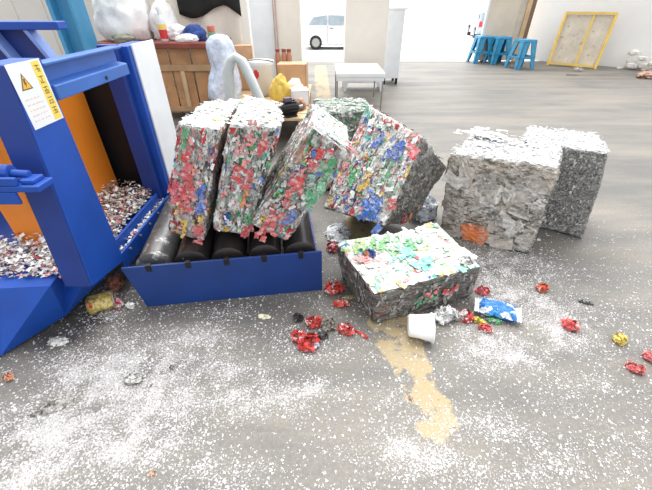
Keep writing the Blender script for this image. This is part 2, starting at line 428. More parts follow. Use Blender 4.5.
mF=mat_mosaic('crumpled_beige_grey_paper',[((.56,.50,.43),40),((.46,.42,.36),28),((.36,.32,.28),14),((.66,.64,.60),20)],(9,9,15),seed=9,bstr=.9)
mG=mat_mosaic('shredded_silver_grey',[(MG,34),((.40,.39,.37),30),(LG,20),((.18,.17,.16),14)],(44,44,44),seed=10,fleck=((.72,.72,.70),90,.58),bstr=.9)
M_topw=mat_mosaic('white_dusted_top',[((.66,.67,.68),60),((.56,.57,.58),24),(LG,14),(MG,6)],(30,30,30),seed=11,bstr=.6)

bale('leftmost leaning bale on the rollers, big red patch on its end, white top',(-.603,1.661,.568),(-.013,.271,.05),(.173,.492,.529),
     [mA,mT],{'z+':1},1,[('y-',130,palA,.040,.012),('x-',120,palA,.045,.012),('x+',40,palA,.04,.008),('z+',170,palT,.038,.008)],60,
     patches=[('y-',.42,.52,.10,RD,30,.045),('y-',.30,.74,.06,RD,12,.04),('y-',.12,.42,.06,(.68,.06,.10),16,.05),('y-',.80,.40,.05,BL,10,.04),('y-',.88,.25,.04,YE,6,.035),('y-',.35,.12,.08,YE,9,.035),
              ('y-',.85,.06,.05,RD,10,.05),('y-',.2,.88,.06,GR,7,.04),('x-',.1,.5,.06,(.68,.06,.10),14,.05)],ends=dict(lft=(177,124),rft=(220,130),rfb=(203,241),lfb=(168,232),rbt=(243,98),lbt=(204,102)))
bale('second leaning bale from the left on the rollers, silver and green with an orange spot',(-.392,1.653,.574),(-.017,.308,.071),(.200,.477,.532),
     [mB,mT],{'z+':1},2,[('y-',170,palB,.038,.012),('x-',50,palB,.045,.008),('x+',110,palB,.045,.01),('z+',170,palT,.038,.008)],60,
     patches=[('y-',.62,.36,.04,OR,7,.035),('y-',.75,.83,.035,RD,8,.045),('y-',.35,.62,.05,RD,8,.04),('y-',.6,.58,.04,RD,8,.04),('y-',.9,.07,.04,RD,8,.05),('y-',.45,.88,.1,PK,12,.04),('y-',.9,.2,.05,GR,8,.04)],ends=dict(lft=(227,126),rft=(283,125),rfb=(248,237),lfb=(213,230),rbt=(281,103),lbt=(244,95)))
bale('third leaning bale on the rollers, green and red with a bright white top',(-.120,1.593,.566),(-.021,.606,.018),(.200,.435,.527),
     [mC,mT],{'z+':1},3,[('y-',170,palC,.040,.012),('x-',150,[(PK,10),(W,14),(LG,14),(GR,5),(TE,4),(RD,3)],.05,.012),('x+',40,palC,.045,.008),('z+',170,palT,.038,.008)],50,
     patches=[('y-',.75,.82,.06,GR,12,.05),('y-',.85,.55,.06,(.1,.4,.2),12,.05),('y-',.35,.55,.06,RD,12,.05),('y-',.45,.8,.08,RD,9,.045),('y-',.35,.15,.12,RD,18,.045),('y-',.7,.25,.04,BL,6,.04),('y-',.78,.3,.03,(.02,.02,.03),5,.04),
              ('y-',.1,.75,.03,(.3,.16,.1),5,.05),('z+',.9,.1,.06,RD,7,.04)],ends=dict(lft=(313,125),rft=(353,155),rfb=(286,241),lfb=(251,224),rbt=(347,127),lbt=(312,102)))
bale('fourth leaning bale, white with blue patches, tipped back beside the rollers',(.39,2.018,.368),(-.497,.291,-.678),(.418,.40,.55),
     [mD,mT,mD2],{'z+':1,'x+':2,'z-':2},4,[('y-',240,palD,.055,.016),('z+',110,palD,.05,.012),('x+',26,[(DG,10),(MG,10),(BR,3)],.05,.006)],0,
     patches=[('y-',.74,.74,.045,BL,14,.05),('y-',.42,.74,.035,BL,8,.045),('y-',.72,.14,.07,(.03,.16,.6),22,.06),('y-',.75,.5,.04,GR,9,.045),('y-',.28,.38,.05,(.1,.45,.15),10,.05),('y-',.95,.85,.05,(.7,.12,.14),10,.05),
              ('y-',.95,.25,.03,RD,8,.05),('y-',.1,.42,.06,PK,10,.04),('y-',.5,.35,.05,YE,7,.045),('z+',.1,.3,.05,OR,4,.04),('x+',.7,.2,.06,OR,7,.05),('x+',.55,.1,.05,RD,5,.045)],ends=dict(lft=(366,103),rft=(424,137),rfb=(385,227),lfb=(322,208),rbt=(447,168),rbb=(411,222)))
bale('low flat bale lying on the floor, white and green top and dark layered sides',(.413,1.394,.101),(0,0,-1.212),(.399,.578,.202),
     [mH,mS],{'x+':1,'x-':1,'y+':1,'y-':1},5,[('z+',190,palH,.075,.006),('x+',90,palS,.05,.006),('y-',60,palS,.05,.006)],60,amp=.007,layer=40,
     patches=[('z+',.30,.30,.07,(.12,.4,.12),12,.07),('z+',.5,.45,.05,TE,12,.07),('z+',.75,.55,.05,TE,10,.06),('z+',.2,.15,.06,(.3,.5,.15),10,.06),('z+',.42,.17,.05,PK,10,.05),('z+',.35,.6,.05,GR,9,.06),('z+',.8,.9,.06,W,14,.07),('x+',.7,.5,.06,RD,8,.04),('x+',.5,.6,.04,RD,4,.035),('x+',.45,.4,.05,GR,5,.04)],ends=dict(lft=(336,243),rft=(374,294),rbt=(482,266),rfb=(374,327),lfb=(341,279),rbb=(472,299),lbt=(437,222)))
def corner_box(cx,cy,yaw,dims,which):           # centre of an upright block from one lower corner
    q=Quaternion((0,0,1),yaw); off=Vector((dims[0]/2*(1 if which=='l' else -1),dims[1]/2,0))
    p=Vector((cx,cy,0))+q@off; return (p.x,p.y,dims[2]/2)
palF=[((.58,.52,.45),30),((.48,.43,.37),22),((.36,.32,.28),10),((.70,.67,.62),12)]
dF=(.532,.37,.505); yF=-.547
bale('beige grey wrinkled bale with an orange scrap near its foot',corner_box(.742,1.925,yF,dF,'l'),(0,0,yF),dF,
     [mF,M_topw,mG],{'z+':1,'x+':2},6,[('y-',70,palF,.15,.006),('x-',20,palF,.13,.006),('z+',110,[((.66,.67,.68),30),(LG,12)],.045,.012)],1300,amp=.016,grain=False,tilt=.10,layer=30,
     patches=[('y-',.40,.11,.016,(.85,.20,.012),14,.15),('y-',.86,.5,.09,(.30,.29,.27),60,.022),('y-',.84,.25,.10,(.62,.61,.59),50,.018),('y-',.84,.7,.09,(.45,.44,.42),60,.018),('y-',.42,.72,.05,(.34,.32,.29),22,.05),('y-',.78,.75,.09,(.36,.35,.33),24,.04),('y-',.9,.6,.05,(.75,.75,.73),16,.03),('y-',.56,.38,.03,(.16,.15,.13),6,.06),('z+',.15,.85,.10,(.84,.84,.84),26,.09),('z+',.3,.9,.05,(.88,.88,.88),14,.08)],ends=dict(lft=(449,153),rft=(559,168),rfb=(529,255),lfb=(438,236),lbt=(474,130)))
dG=(.46,.36,.54); yG=-.547
bale('shredded silver grey bale standing behind the beige one, white crumbs on top',corner_box(1.615,1.85,yG,dG,'r'),(0,0,yG),dG,
     [mG,M_topw],{'z+':1},7,[('y-',150,[(MG,10),(LG,14),((.7,.7,.68),8),(DG,3)],.030,.008),('x+',60,[(MG,10),(LG,14)],.035,.008),('z+',70,[((.64,.66,.68),30),(LG,9)],.035,.008)],2000,amp=.008,ends=dict(rft=(610,154),rfb=(580,244),rbt=(599,134)))
bale('dark green grey bale mostly hidden behind the white topped leaning bales',(.13,2.72,.31),(0,0,.1),(.42,.42,.60),
     [mat_mosaic('pressed_green_grey',[(MG,24),(LG,14),((.12,.22,.15),20),(DG,12),(GR,6),(W,6)],(26,26,26),seed=12)],{},8,[('y-',90,[(MG,10),(LG,8),(GR,6),(TE,3),(W,5)],.045,.01),('z+',60,[(MG,10),(LG,8),(GR,5)],.05,.01)],0)
tag(topcrumbs.build('plastic_crumbs',M_crumb),'white plastic crumbs lying on the tops of the bales','crumbs',kind='stuff')

# ------------------------------------------------------------------ roller conveyor
cv=thing('roller_conveyor','low blue roller conveyor with five black rollers under the leaning bales','conveyor',(-.936,1.219,0),R(8.1))
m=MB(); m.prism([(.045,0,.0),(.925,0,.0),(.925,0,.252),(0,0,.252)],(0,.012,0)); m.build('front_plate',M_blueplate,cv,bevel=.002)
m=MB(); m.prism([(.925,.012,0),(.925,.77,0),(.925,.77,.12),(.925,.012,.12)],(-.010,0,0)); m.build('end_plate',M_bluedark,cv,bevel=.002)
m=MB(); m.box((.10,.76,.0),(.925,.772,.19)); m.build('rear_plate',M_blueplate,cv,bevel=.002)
def cyl(p0,p1,prof,mb,n=28,mi=0):               # profile (radius, fraction along the axis)
    p0=Vector(p0); d=Vector(p1)-p0; L_=d.length
    Mx=Matrix.Translation(p0)@d.to_track_quat('Z','Y').to_matrix().to_4x4()
    mb.lathe([(r_,f_*L_) for r_,f_ in prof],Mx,n,mi)
for k in range(5):
    x=.118+.176*k
    m=MB(); cyl((x,.05,.198),(x,.745,.198),[(.020,0),(.074,0),(.083,.008),(.083,.016),(.078,.022),(.080,.04),(.080,.14),(.082,.15),(.082,.97),(.076,1),(.02,1)],m)
    ro=m.build('roller',M_grit if k==0 else M_rub,cv,smooth=True)
    es=ro.modifiers.new('split','EDGE_SPLIT'); es.split_angle=R(40)
    m=MB(); cyl((x,.014,.198),(x,.05,.198),[(.011,0),(.013,0),(.013,1),(.011,1)],m,14); m.build('axle',M_steel,ro)
    m=MB(); m.box((x-.012,-.004,.222),(x+.012,.016,.258)); m.build('axle_bracket',M_black,cv,bevel=.002)

# ------------------------------------------------------------------ baling press
bp=thing('baling_press','large blue baling press with an orange ram and a white warning label','machine',(-1.2,1.4,0))
def mp(mb,name,mt,parent=bp,bevel=.004,smooth=False):
    o=mb.build(name,mt,parent,smooth=smooth,bevel=bevel)
    if parent is bp: o.matrix_parent_inverse=Matrix.Translation((1.2,-1.4,0))
    return o
XP=-1.0
m=MB(); m.prism([(XP,1.105,.25),(XP,1.352,.195),(XP,1.365,1.085),(XP,1.208,1.085)],(-.10,0,0)); post=mp(m,'post',[M_blue])
m=MB(); m.prism([(XP-.004,1.105,.25),(XP-.004,1.208,1.083),(XP-.115,1.208,1.083),(XP-.115,1.105,.25)],(0,-.006,0)); mp(m,'post_shaded_face',M_bluedark)  # dark coat over the post's near side, its shade put into the colour
# upper crossbeam: an open channel with a lower lip
m=MB(); m.box((XP-.055,1.36,.955),(XP-.035,1.925,1.068)); m.box((XP-.055,1.36,1.058),(XP+.005,1.925,1.070))
m.prism([(XP-.04,1.36,1.005),(XP+.012,1.36,.995),(XP+.012,1.36,.945),(XP-.04,1.36,.945)],(0,.56,0))
mp(m,'crossbeam',mat('mid_blue_paint',(.03,.12,.42),.4,0,.68,(.4,.45,.55)))
m=MB(); cyl((XP+.005,1.70,.965),(XP+.016,1.70,.965),[(.004,0),(.008,0),(.008,1),(.004,1)],m,12); mp(m,'bolt',M_black,bevel=0)
# far column with its white outer side
m=MB(); m.box((XP-.10,2.0,.10),(XP-.004,2.27,1.06)); mp(m,'column',M_blue)
m=MB(); m.box((XP-.135,1.955,.10),(XP-.045,2.0,1.07)); mp(m,'column_flange',M_bluedark)
m=MB(); m.box((XP-.004,2.035,.12),(XP+.006,2.30,1.065)); sp_=mp(m,'side_panel',M_whitep,bevel=.002); sp_['label']='white side panel'
# sill in front of the chamber
m=MB(); m.box((XP-.075,1.36,.17),(XP-.06,2.0,.262)); m.box((XP-.075,1.36,.170),(XP-.012,2.0,.182)); m.box((XP-.022,1.36,.135),(XP-.010,2.0,.228)); mp(m,'sill',M_blue)
for k in range(5):
    m=MB(); cyl((XP-.012,1.44+.12*k,.205),(XP-.002,1.44+.12*k,.205),[(.003,0),(.008,0),(.008,1),(.003,1)],m,10); mp(m,'bolt',M_steel,bevel=0)
# ram and chamber
m=MB(); m.box((-1.48,1.365,.26),(-1.33,2.03,1.0)); ram=mp(m,'ram',M_orange,bevel=.006); ram['label']='orange ram block'
m=MB(); m.box((-2.05,2.08,.2),(-1.14,2.11,1.0)); m.box((-2.1,.9,.2),(-2.04,2.08,.9)); mp(m,'chamber_wall',M_black)
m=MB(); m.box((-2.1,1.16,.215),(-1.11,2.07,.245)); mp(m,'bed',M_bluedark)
# splayed foot at the near corner
b0=at(0,357,.006); b1=at(66,316,.03); t1=at(50,286,.285); t0=at(0,288,.285); t2=at(64,268,.26); t3=at(92,269,.26); b2=at(93,288,.10)
dirx=(b0-b1).normalized()
far0=b0+Vector((-.5,-.28,0)); ft0=t0+Vector((-.5,-.02,0))
m=MB()
vs=[far0,b0,b1,b2,ft0,t0,t1,t2,t3]+[Vector((-1.9,1.35,.01)),Vector((-1.9,1.35,.235)),Vector((-1.12,1.34,.10)),Vector((-1.12,1.34,.235))]
m.add(vs,[(0,1,5,4),(1,2,6,5),(2,7,6),(2,3,8,7),(3,11,12,8),(4,5,6,7,8,12,10),(0,9,11,3,2,1),(0,4,10,9),(9,10,12,11)])
mp(m,'base_foot',M_blue,bevel=.003)
# link arm with lugs on the near side of the post
pa=aty(0,166,1.08); pb=aty(40,176,1.10)
m=MB(); m.box((-1.75,1.02,.735),(-.935,1.098,.757)); m.box((-1.75,1.02,.757),(-1.00,1.035,.785)); m.box((-1.75,1.02,.69),(-1.02,1.032,.735)); mp(m,'link_arm',M_blue)
m=MB(); m.tube([(-1.75,1.07,.785),(-1.04,1.07,.785)],.026,12); m.tube([(-1.04,1.07,.782),(-.985,1.07,.778)],.014,10); mp(m,'link_rod',M_blue,smooth=False)
m=MB(); m.box((-1.00,1.035,.757),(-.955,1.09,.772)); mp(m,'lug',M_blue)
# top housing behind the post
m=MB(); m.box((-2.2,1.735,1.145),(-1.14,1.80,1.176)); mp(m,'top_rail',M_blue)
m=MB(); m.prism([(-2.2,1.80,1.148),(-1.30,1.80,1.148),(-1.235,1.80,1.00),(-2.2,1.80,1.00)],(0,.02,0)); mp(m,'housing_panel',M_bluedark)
for dx in (0,-.17):
    m=MB(); m.prism([(-1.305+dx,1.74,1.146),(-1.285+dx,1.74,1.146),(-1.215+dx,1.74,1.0),(-1.235+dx,1.74,1.0)],(0,.06,0)); mp(m,'stay',mat('pale_blue_paint',(.16,.27,.62),.45))
# warning label
lb=MB(); X=XP+.0015
lb.box((XP,1.196,.885),(X,1.352,1.085)); lo=mp(lb,'warning_label',M_whitep,bevel=0); lo['label']='white warning label with a yellow band'
M_lab=mat('label_yellow',(.86,.62,.10),.5,var=.03); M_ink=mat('label_ink',(.10,.09,.05),.6,var=.02); M_inkl=mat('label_pale_ink',(.72,.52,.40),.6,var=.02); M_tri=mat('label_orange',(.80,.42,.04),.5)
def onlabel(mb,y0,z0,y1,z1,lay=1): mb.box((X,y0,z0),(X+.0006*lay,y1,z1))
m=MB(); onlabel(m,1.306,.890,1.344,1.080); mp(m,'yellow_band',M_lab,lo,0); 
m=MB(); rr=random.Random(5)
for k in range(5):                               # column of dark characters down the band
    z=1.057-.034*k; y=1.325
    for dy0,dz0,dy1,dz1 in [(-.011,.008,.011,.0105),(-.001,-.011,.0015,.012),(-.010,-.002,.010,.0003),(-.009,-.011,-.0065,-.002),(.0065,-.011,.009,-.003),(-.011,-.0115,.011,-.0092)]:
        if rr.random()<.8: onlabel(m,y+dy0,z+dz0,y+dy1,z+dz1,2)
mp(m,'lettering',M_ink,lo,0)
m=MB(); m.prism([(X,1.218,1.005),(X,1.270,1.005),(X,1.244,1.055)],(.0006,0,0)); mp(m,'warning_triangle',M_ink,lo,0)
m=MB(); m.prism([(X+.0006,1.2245,1.0085),(X+.0006,1.2635,1.0085),(X+.0006,1.244,1.047)],(.0006,0,0)); mp(m,'triangle_field',M_tri,lo,0)
m=MB(); m.prism([(X+.0012,a+.037,b+.008) for a,b in ((1.203,1.030),(1.211,1.030),(1.208,1.018),(1.213,1.018),(1.203,1.002),(1.206,1.013),(1.201,1.013))],(.0005,0,0)); mp(m,'triangle_symbol',M_ink,lo,0)
m=MB()
for k in range(5):
    y=1.212
    while y<1.285:
        w=rr.uniform(.006,.016); z=.975-.017*k; onlabel(m,y,z,min(y+w,1.296),z+.004); y+=w+rr.uniform(.003,.008)
mp(m,'small_print',M_inkl,lo,0)
# scrap left on the bed
def heap(name,label,x0,x1,y0,y1,z,n,pal,seed,hfun,size=.03):
    r=random.Random(seed); mb=MB()
    for k in range(n):
        x=r.uniform(x0,x1); y=r.uniform(y0,y1); zz=z+r.random()*hfun(x,y)
        nn=Vector((r.uniform(-.6,.6),r.uniform(-.6,.6),1)).normalized(); th=r.uniform(0,6.28)
        e=nn.orthogonal().normalized(); e2=nn.cross(e); d=e*math.cos(th)+e2*math.sin(th); g=nn.cross(d); s=size*r.uniform(.4,1.4)
        mb.sheet(Vector((x,y,zz+.004)),d,g,nn,s,s*r.uniform(.25,.8),s*.2,r,pick(pal,r),3)
    return tag(mb.build(name,M_foil),label,'scrap',kind='stuff')
palbed=[((.75,.74,.72),26),((.5,.46,.42),18),((.30,.24,.21),12),(RD,5),(PK,3),(GR,1.5),(BR,6)]
heap('shredded_scrap','shredded white and brown scrap heaped on the press bed behind the post',-1.33,-1.085,1.37,1.99,.246,1900,palbed,21,lambda x,y:.05+.05*max(0,(-1.08-x)/.25),.02)
heap('shredded_scrap','pale shredded scrap on the near corner of the press, left of the post',-1.95,-1.13,1.13,1.36,.262,2200,[((.8,.79,.76),32),((.55,.5,.46),14),(RD,3),(BR,6),(PK,2)],22,lambda x,y:.05+.05*max(0,(y-1.1)/.3),.02)
heap('shredded_scrap','white scrap caught along the blue sill of the press',-1.075,-1.026,1.38,1.98,.185,260,[((.8,.8,.78),30),((.5,.48,.45),8),(RD,2)],23,lambda x,y:.03,.022)

# ------------------------------------------------------------------ litter on the floor
def lump(mb,size,seed,amp=.35,flat=True,mi=0,col=None,sub=2,freq=2.2,M=None):
    import bmesh
    bm=bmesh.new(); bmesh.ops.create_icosphere(bm,subdivisions=sub+1,radius=1)
    sd=Vector((seed*5.3,seed*2.9,seed*7.7)); vs=[]
    for v in bm.verts:
        p=v.co; n=noise.noise(p*freq+sd)*.8+(.5-abs(noise.noise(p*freq*2.1+sd))*1.8)*.6+noise.noise(p*6+sd)*.25
        q=p*(1+amp*n); q=Vector((q.x*size[0],q.y*size[1],q.z*size[2]))
        if flat: q.z=max(q.z,-size[2]*.55)+size[2]*.55
        vs.append(M@q if M else q)
    fs=[tuple(v.index for v in f.verts) for f in bm.faces]; bm.free(); mb.add(vs,fs,mi,col)
_mc={}
def litmat(c1,c2=(.82,.80,.78),sc=30,key=None):
    k=(c1,c2,sc)
    if k not in _mc: _mc[k]=mat_mosaic('crumpled_film',[(c1,62),(tuple(min(1,c*1.25) for c in c1),20),(c2,14),(tuple(c*.35 for c in c1),8)],(sc,)*3,bstr=.5,seed=len(_mc)+20)
    return _mc[k]
def litter(name,label,cat,px,py,size,c1,c2=(.82,.80,.78),seed=1,rz=0,amp=.38,group=None,z=0,sc=30,smooth=False):
    k_=1.4 if py>240 and z==0 and py<380 else 1.0
    mb=MB(); lump(mb,tuple(v*k_*.8 for v in size),seed,min(.6,amp*1.35),freq=3.2)
    r_=random.Random(seed)
    if amp>.3:
        for q in range(12):
            n_=Vector((r_.uniform(-1,1),r_.uniform(-1,1),r_.uniform(.1,1))).normalized(); e_=n_.orthogonal().normalized(); th_=r_.uniform(0,6.28)
            d_=e_*math.cos(th_)+n_.cross(e_)*math.sin(th_); w_=min(size[0],size[1])*k_*r_.uniform(.7,1.5)
            mb.sheet(Vector((n_.x*size[0]*.75,n_.y*size[1]*.75,.55*size[2]+n_.z*size[2]*.7))*k_,d_,n_.cross(d_),n_,w_,w_*r_.uniform(.5,1),w_*.25,r_)
    o=mb.build(name,litmat(c1,c2,sc),smooth=smooth); p=at(px,py,z); o.location=p; o.rotation_euler=(0,0,rz)
    return tag(o,label,cat,group)
RW=(.66,.06,.05)
g='red wrappers in front of the conveyor corner'
litter('crumpled_wrapper','red crumpled wrapper, topmost of the red cluster between conveyor and flat bale','wrapper',314,324,(.030,.022,.018),RW,seed=1,group=g)
litter('crumpled_wrapper','red and blue wrapper nearest the camera in the red cluster','wrapper',309,345,(.040,.028,.018),RW,(.5,.55,.65),seed=2,rz=.5,group=g)
litter('crumpled_wrapper','red wrapper at the left end of the red cluster','wrapper',299,338,(.025,.024,.016),RW,seed=3,group=g)
litter('crumpled_wrapper','pinkish red wrapper at the right end of the red cluster','wrapper',346,331,(.030,.020,.017),(.72,.10,.09),seed=4,rz=-.4,group=g)
litter('crumpled_wrapper','black scrap at the upper left of the red cluster','scrap',298,319,(.018,.015,.013),(.03,.03,.03),(.2,.2,.2),seed=5)
litter('crumpled_wrapper','grey and white scrap in the middle of the red cluster','scrap',328,326,(.026,.024,.016),(.42,.38,.33),seed=6)
litter('crumpled_wrapper','dark grey scrap amid the red wrappers','scrap',322,337,(.020,.016,.013),(.10,.10,.10),(.4,.4,.4),seed=7)
litter('crumpled_wrapper','red twisted strip pointing away from the red cluster','wrapper',362,335,(.034,.007,.007),RW,seed=8,rz=-.7,amp=.25)
litter('crumpled_wrapper','red wrapper beside the right end of the blue conveyor plate','wrapper',334,291,(.040,.026,.020),RW,seed=9,rz=.3)
litter('crumpled_wrapper','flat red wrapper just right of the conveyor, below the other one','wrapper',341,305,(.036,.016,.012),(.7,.09,.06),seed=10,rz=-.1)
litter('crumpled_wrapper','beige scrap between the conveyor end and the flat bale','scrap',349,299,(.026,.010,.010),(.45,.34,.20),seed=11,rz=.3)
litter('crumpled_wrapper','red bit on the ground behind the conveyor end','wrapper',333,250,(.024,.030,.022),(.55,.05,.06),seed=12)
litter('foil_sheet','flattened silver scrap on the ground under the fourth leaning bale','scrap',338,234,(.10,.14,.022),(.74,.77,.80),(.1,.1,.1),seed=13,amp=.25)
litter('plastic_bundle','bluish white plastic film bundled under the dark side of the fourth bale','plastic film',422,217,(.115,.105,.13),(.62,.66,.72),(.12,.2,.45),seed=14,amp=.3)
litter('crumpled_wrapper','white crumpled paper between white cup and blue packet','paper',444,318,(.050,.030,.028),(.86,.86,.85),(.8,.8,.8),seed=15,rz=.3)
litter('crumpled_wrapper','red wrapper just left of the blue packet','wrapper',465,318,(.024,.024,.020),(.62,.06,.06),seed=16)
litter('crumpled_wrapper','red wrapper lying in front of the blue packet','wrapper',485,330,(.026,.015,.013),(.74,.12,.12),seed=17,rz=-.5)
litter('crumpled_wrapper','yellow scrap under the left end of the blue packet','wrapper',479,322,(.026,.011,.011),(.78,.66,.10),(.3,.5,.1),seed=18,rz=-.6)
litter('crumpled_wrapper','green scrap in front of the blue packet','wrapper',494,322,(.028,.010,.010),(.15,.48,.22),seed=19,rz=-.3)
litter('crumpled_wrapper','pink red wrapper behind the blue packet','wrapper',482,293,(.028,.017,.017),(.74,.16,.18),seed=20,rz=-.3)
litter('crumpled_wrapper','orange red wrapper alone on the floor below the grey bale','wrapper',541,290,(.022,.018,.018),(.78,.13,.06),seed=21,amp=.45)
litter('crumpled_wrapper','red wrapper in the white crumbs midway between blue packet and yellow scrap','wrapper',569,327,(.024,.024,.018),(.72,.12,.12),(.85,.5,.45),seed=22,rz=.6)
litter('crumpled_wrapper','dark grey strip on the floor among crumbs, above the yellow scrap','strip',585,303,(.030,.008,.006),(.10,.11,.11),(.3,.3,.3),seed=23,rz=-.4)
litter('crumpled_wrapper','yellow crumpled scrap near the right edge of the floor','wrapper',619,341,(.023,.019,.017),(.84,.62,.14),(.9,.85,.6),seed=24)
litter('crumpled_wrapper','large pink red wrapper below the yellow scrap','wrapper',634,370,(.026,.017,.014),(.72,.16,.16),(.85,.6,.55),seed=25,rz=-.5)
litter('crumpled_wrapper','pink red wrapper cut by the right edge of the photo','wrapper',650,359,(.024,.018,.016),(.72,.18,.18),(.85,.6,.55),seed=26)
litter('curled_scrap','small brown curled scrap on the worn yellow paint','scrap',411,399,(.007,.014,.007),(.38,.22,.12),seed=27,rz=.4)
litter('plastic_shard','cream plastic shard in front of the blue conveyor plate','shard',264,317,(.028,.014,.005),(.74,.70,.50),seed=28,rz=-.2,amp=.25)
litter('plaster_lump','pale grey lump half buried in the white crumbs','lump',134,380,(.040,.026,.018),(.55,.54,.51),(.82,.82,.8),seed=29,amp=.4)
litter('plaster_lump','dark pebble right of the pale grey lump','lump',150,386,(.014,.007,.006),(.25,.25,.24),seed=30,rz=.5)
litter('plaster_lump','small grey pebble among crumbs right of the lump','lump',172,368,(.008,.006,.005),(.16,.16,.16),seed=31)
litter('dust_ridge','long grey ridge of dust in the crumbs at lower left','dust',52,408,(.085,.024,.007),(.42,.41,.38),(.75,.75,.73),seed=32,rz=.42,amp=.5)
litter('crumpled_wrapper','small orange scrap by the left edge of the floor','scrap',9,378,(.020,.012,.008),(.62,.28,.16),seed=33,rz=-.5)
litter('crumpled_wrapper','tiny orange scrap near the bottom of the floor','scrap',152,474,(.008,.010,.005),(.66,.42,.28),seed=34)
litter('plaster_lump','white lump under the foot of the press','lump',60,343,(.034,.018,.012),(.80,.80,.78),(.5,.5,.5),seed=35,rz=.2)
litter('crumpled_wrapper','crushed brown and red scrap beside the gold can','scrap',117,288,(.026,.036,.034),(.34,.15,.10),(.6,.1,.1),seed=36)
litter('crumpled_wrapper','crimson scrap at the left foot of the conveyor plate','wrapper',117,306,(.030,.020,.020),(.60,.04,.09),seed=37)
litter('crumpled_wrapper','white foam bit at the left lower corner of the conveyor plate','foam',131,307,(.016,.012,.012),(.84,.84,.83),seed=38)
litter('crumpled_wrapper','blue and orange scrap on the top of the flat bale','wrapper',369,256,(.034,.026,.022),(.05,.10,.35),(.75,.3,.1),seed=39,z=.204)
litter('crumpled_wrapper','red strip on the shredded scrap of the press corner','scrap',38,258,(.030,.007,.006),(.66,.05,.05),seed=40,z=.30,rz=-.2)
litter('crumpled_wrapper','grey plastic scrap sagging over the flat bale corner','scrap',466,262,(.050,.030,.012),(.78,.78,.77),(.5,.5,.5),seed=41,z=.2,rz=.4)
# gold can: a squashed open can
can=thing('crushed_can','crushed gold can lying between the press post and conveyor','can',at(104,308)); can.rotation_euler=(0,0,.5); can.scale=(1.25,1.25,1.25)
m=MB(); vs=[];fs=[];n=26
prof=[(.030,0),(.041,.006),(.043,.012),(.041,.035),(.044,.06),(.040,.085),(.041,.092),(.034,.090),(.030,.082)]
for i,(r_,z_) in enumerate(prof):
    for k in range(n):
        th=2*math.pi*k/n; rr_=r_*(1+.14*noise.noise(Vector((math.cos(th)*1.5,math.sin(th)*1.5,z_*40))))
        vs.append(Vector((z_-.045, rr_*math.cos(th), .033+rr_*.72*math.sin(th))))
for i in range(len(prof)-1): fs+=[(i*n+k,i*n+(k+1)%n,(i+1)*n+(k+1)%n,(i+1)*n+k) for k in range(n)]
fs.append(tuple(range(n))[::-1]); fs.append(tuple(range((len(prof)-1)*n,len(prof)*n)))
m.add(vs,fs); m.build('can_body',mat_mosaic('gold_can_print',[((.62,.44,.10),50),((.74,.62,.25),24),((.5,.3,.06),14),((.6,.06,.06),8)],(24,)*3,rough=.3,metal=.3,seed=60),can,smooth=True)
m=MB(); m.tube([Vector((.047,.040*math.cos(t*.2618),.033+.029*math.sin(t*.2618))) for t in range(24)],.003,6,closed=True); m.build('rim',M_steel,can)
# white cup
cup=thing('paper_cup','white crumpled paper cup lying in front of the flat bale','cup',at(419,334)); cup.scale=(1.6,1.6,1.5); cup.rotation_euler=(0,0,R(-8))
m=MB(); vs=[];fs=[];n=28
prof=[(.006,.0),(.030,.0),(.034,.006),(.037,.04),(.042,.085),(.045,.088),(.042,.090),(.036,.05),(.030,.01)]
for r_,z_ in prof:
    for k in range(n):
        th=2*math.pi*k/n; rr_=r_*(1+.10*noise.noise(Vector((math.cos(th)*1.7,math.sin(th)*1.7,z_*25+3))))
        vs.append(Vector((z_*.72-.035, rr_*1.05*math.cos(th), .034+rr_*.78*math.sin(th))))
for i in range(len(prof)-1): fs+=[(i*n+k,i*n+(k+1)%n,(i+1)*n+(k+1)%n,(i+1)*n+k) for k in range(n)]
fs.append(tuple(range(n))[::-1]); m.add(vs,fs); m.build('cup_wall',mat('white_paper',(.85,.85,.84),.6,var=.03),cup,smooth=True)
m=MB(); m.tube([Vector((.0300,.047*math.cos(t*.2618),.034+.035*math.sin(t*.2618))) for t in range(24)],.0025,6,closed=True); m.build('rim',M_whitep,cup)
# blue packet, pillow shaped with white crimped ends
pk=thing('snack_packet','blue and white plastic packet with a pillow shape and crimped ends','packet',at(496,314)); pk.scale=(1.25,1.4,1.5); pk.rotation_euler=(0,0,R(-22))
m=MB(); NX,NY=22,12; vs=[];fs=[]; L_,Wd=.135,.072
for side in (1,-1):
    for j in range(NY+1):
        for i in range(NX+1):
            u=i/NX*2-1; v=j/NY*2-1
            th=max(0,(1-u**4)*(1-v**4))**.6*.020
            zz=side*th+.006*noise.noise(Vector((u*3,v*3,side*2)))*(1-abs(u)**3)
            vs.append(Vector((u*L_/2, v*Wd/2*(1-.08*noise.noise(Vector((u*2,3,0)))), .020+zz+.004*noise.noise(Vector((u*8,v*6,7))))))
o_=(NX+1)*(NY+1)
for j in range(NY):
    for i in range(NX):
        a_=j*(NX+1)+i; fs.append((a_,a_+1,a_+NX+2,a_+NX+1)); fs.append((o_+a_,o_+a_+NX+1,o_+a_+NX+2,o_+a_+1))
m.add(vs,fs); pkm=mat_mosaic('blue_packet_print',[((.02,.17,.56),56),((.05,.32,.70),16),((.80,.84,.88),55)],(12,30,12),rough=.25,seed=61,bstr=.3)
m.build('packet_body',pkm,pk,smooth=True)
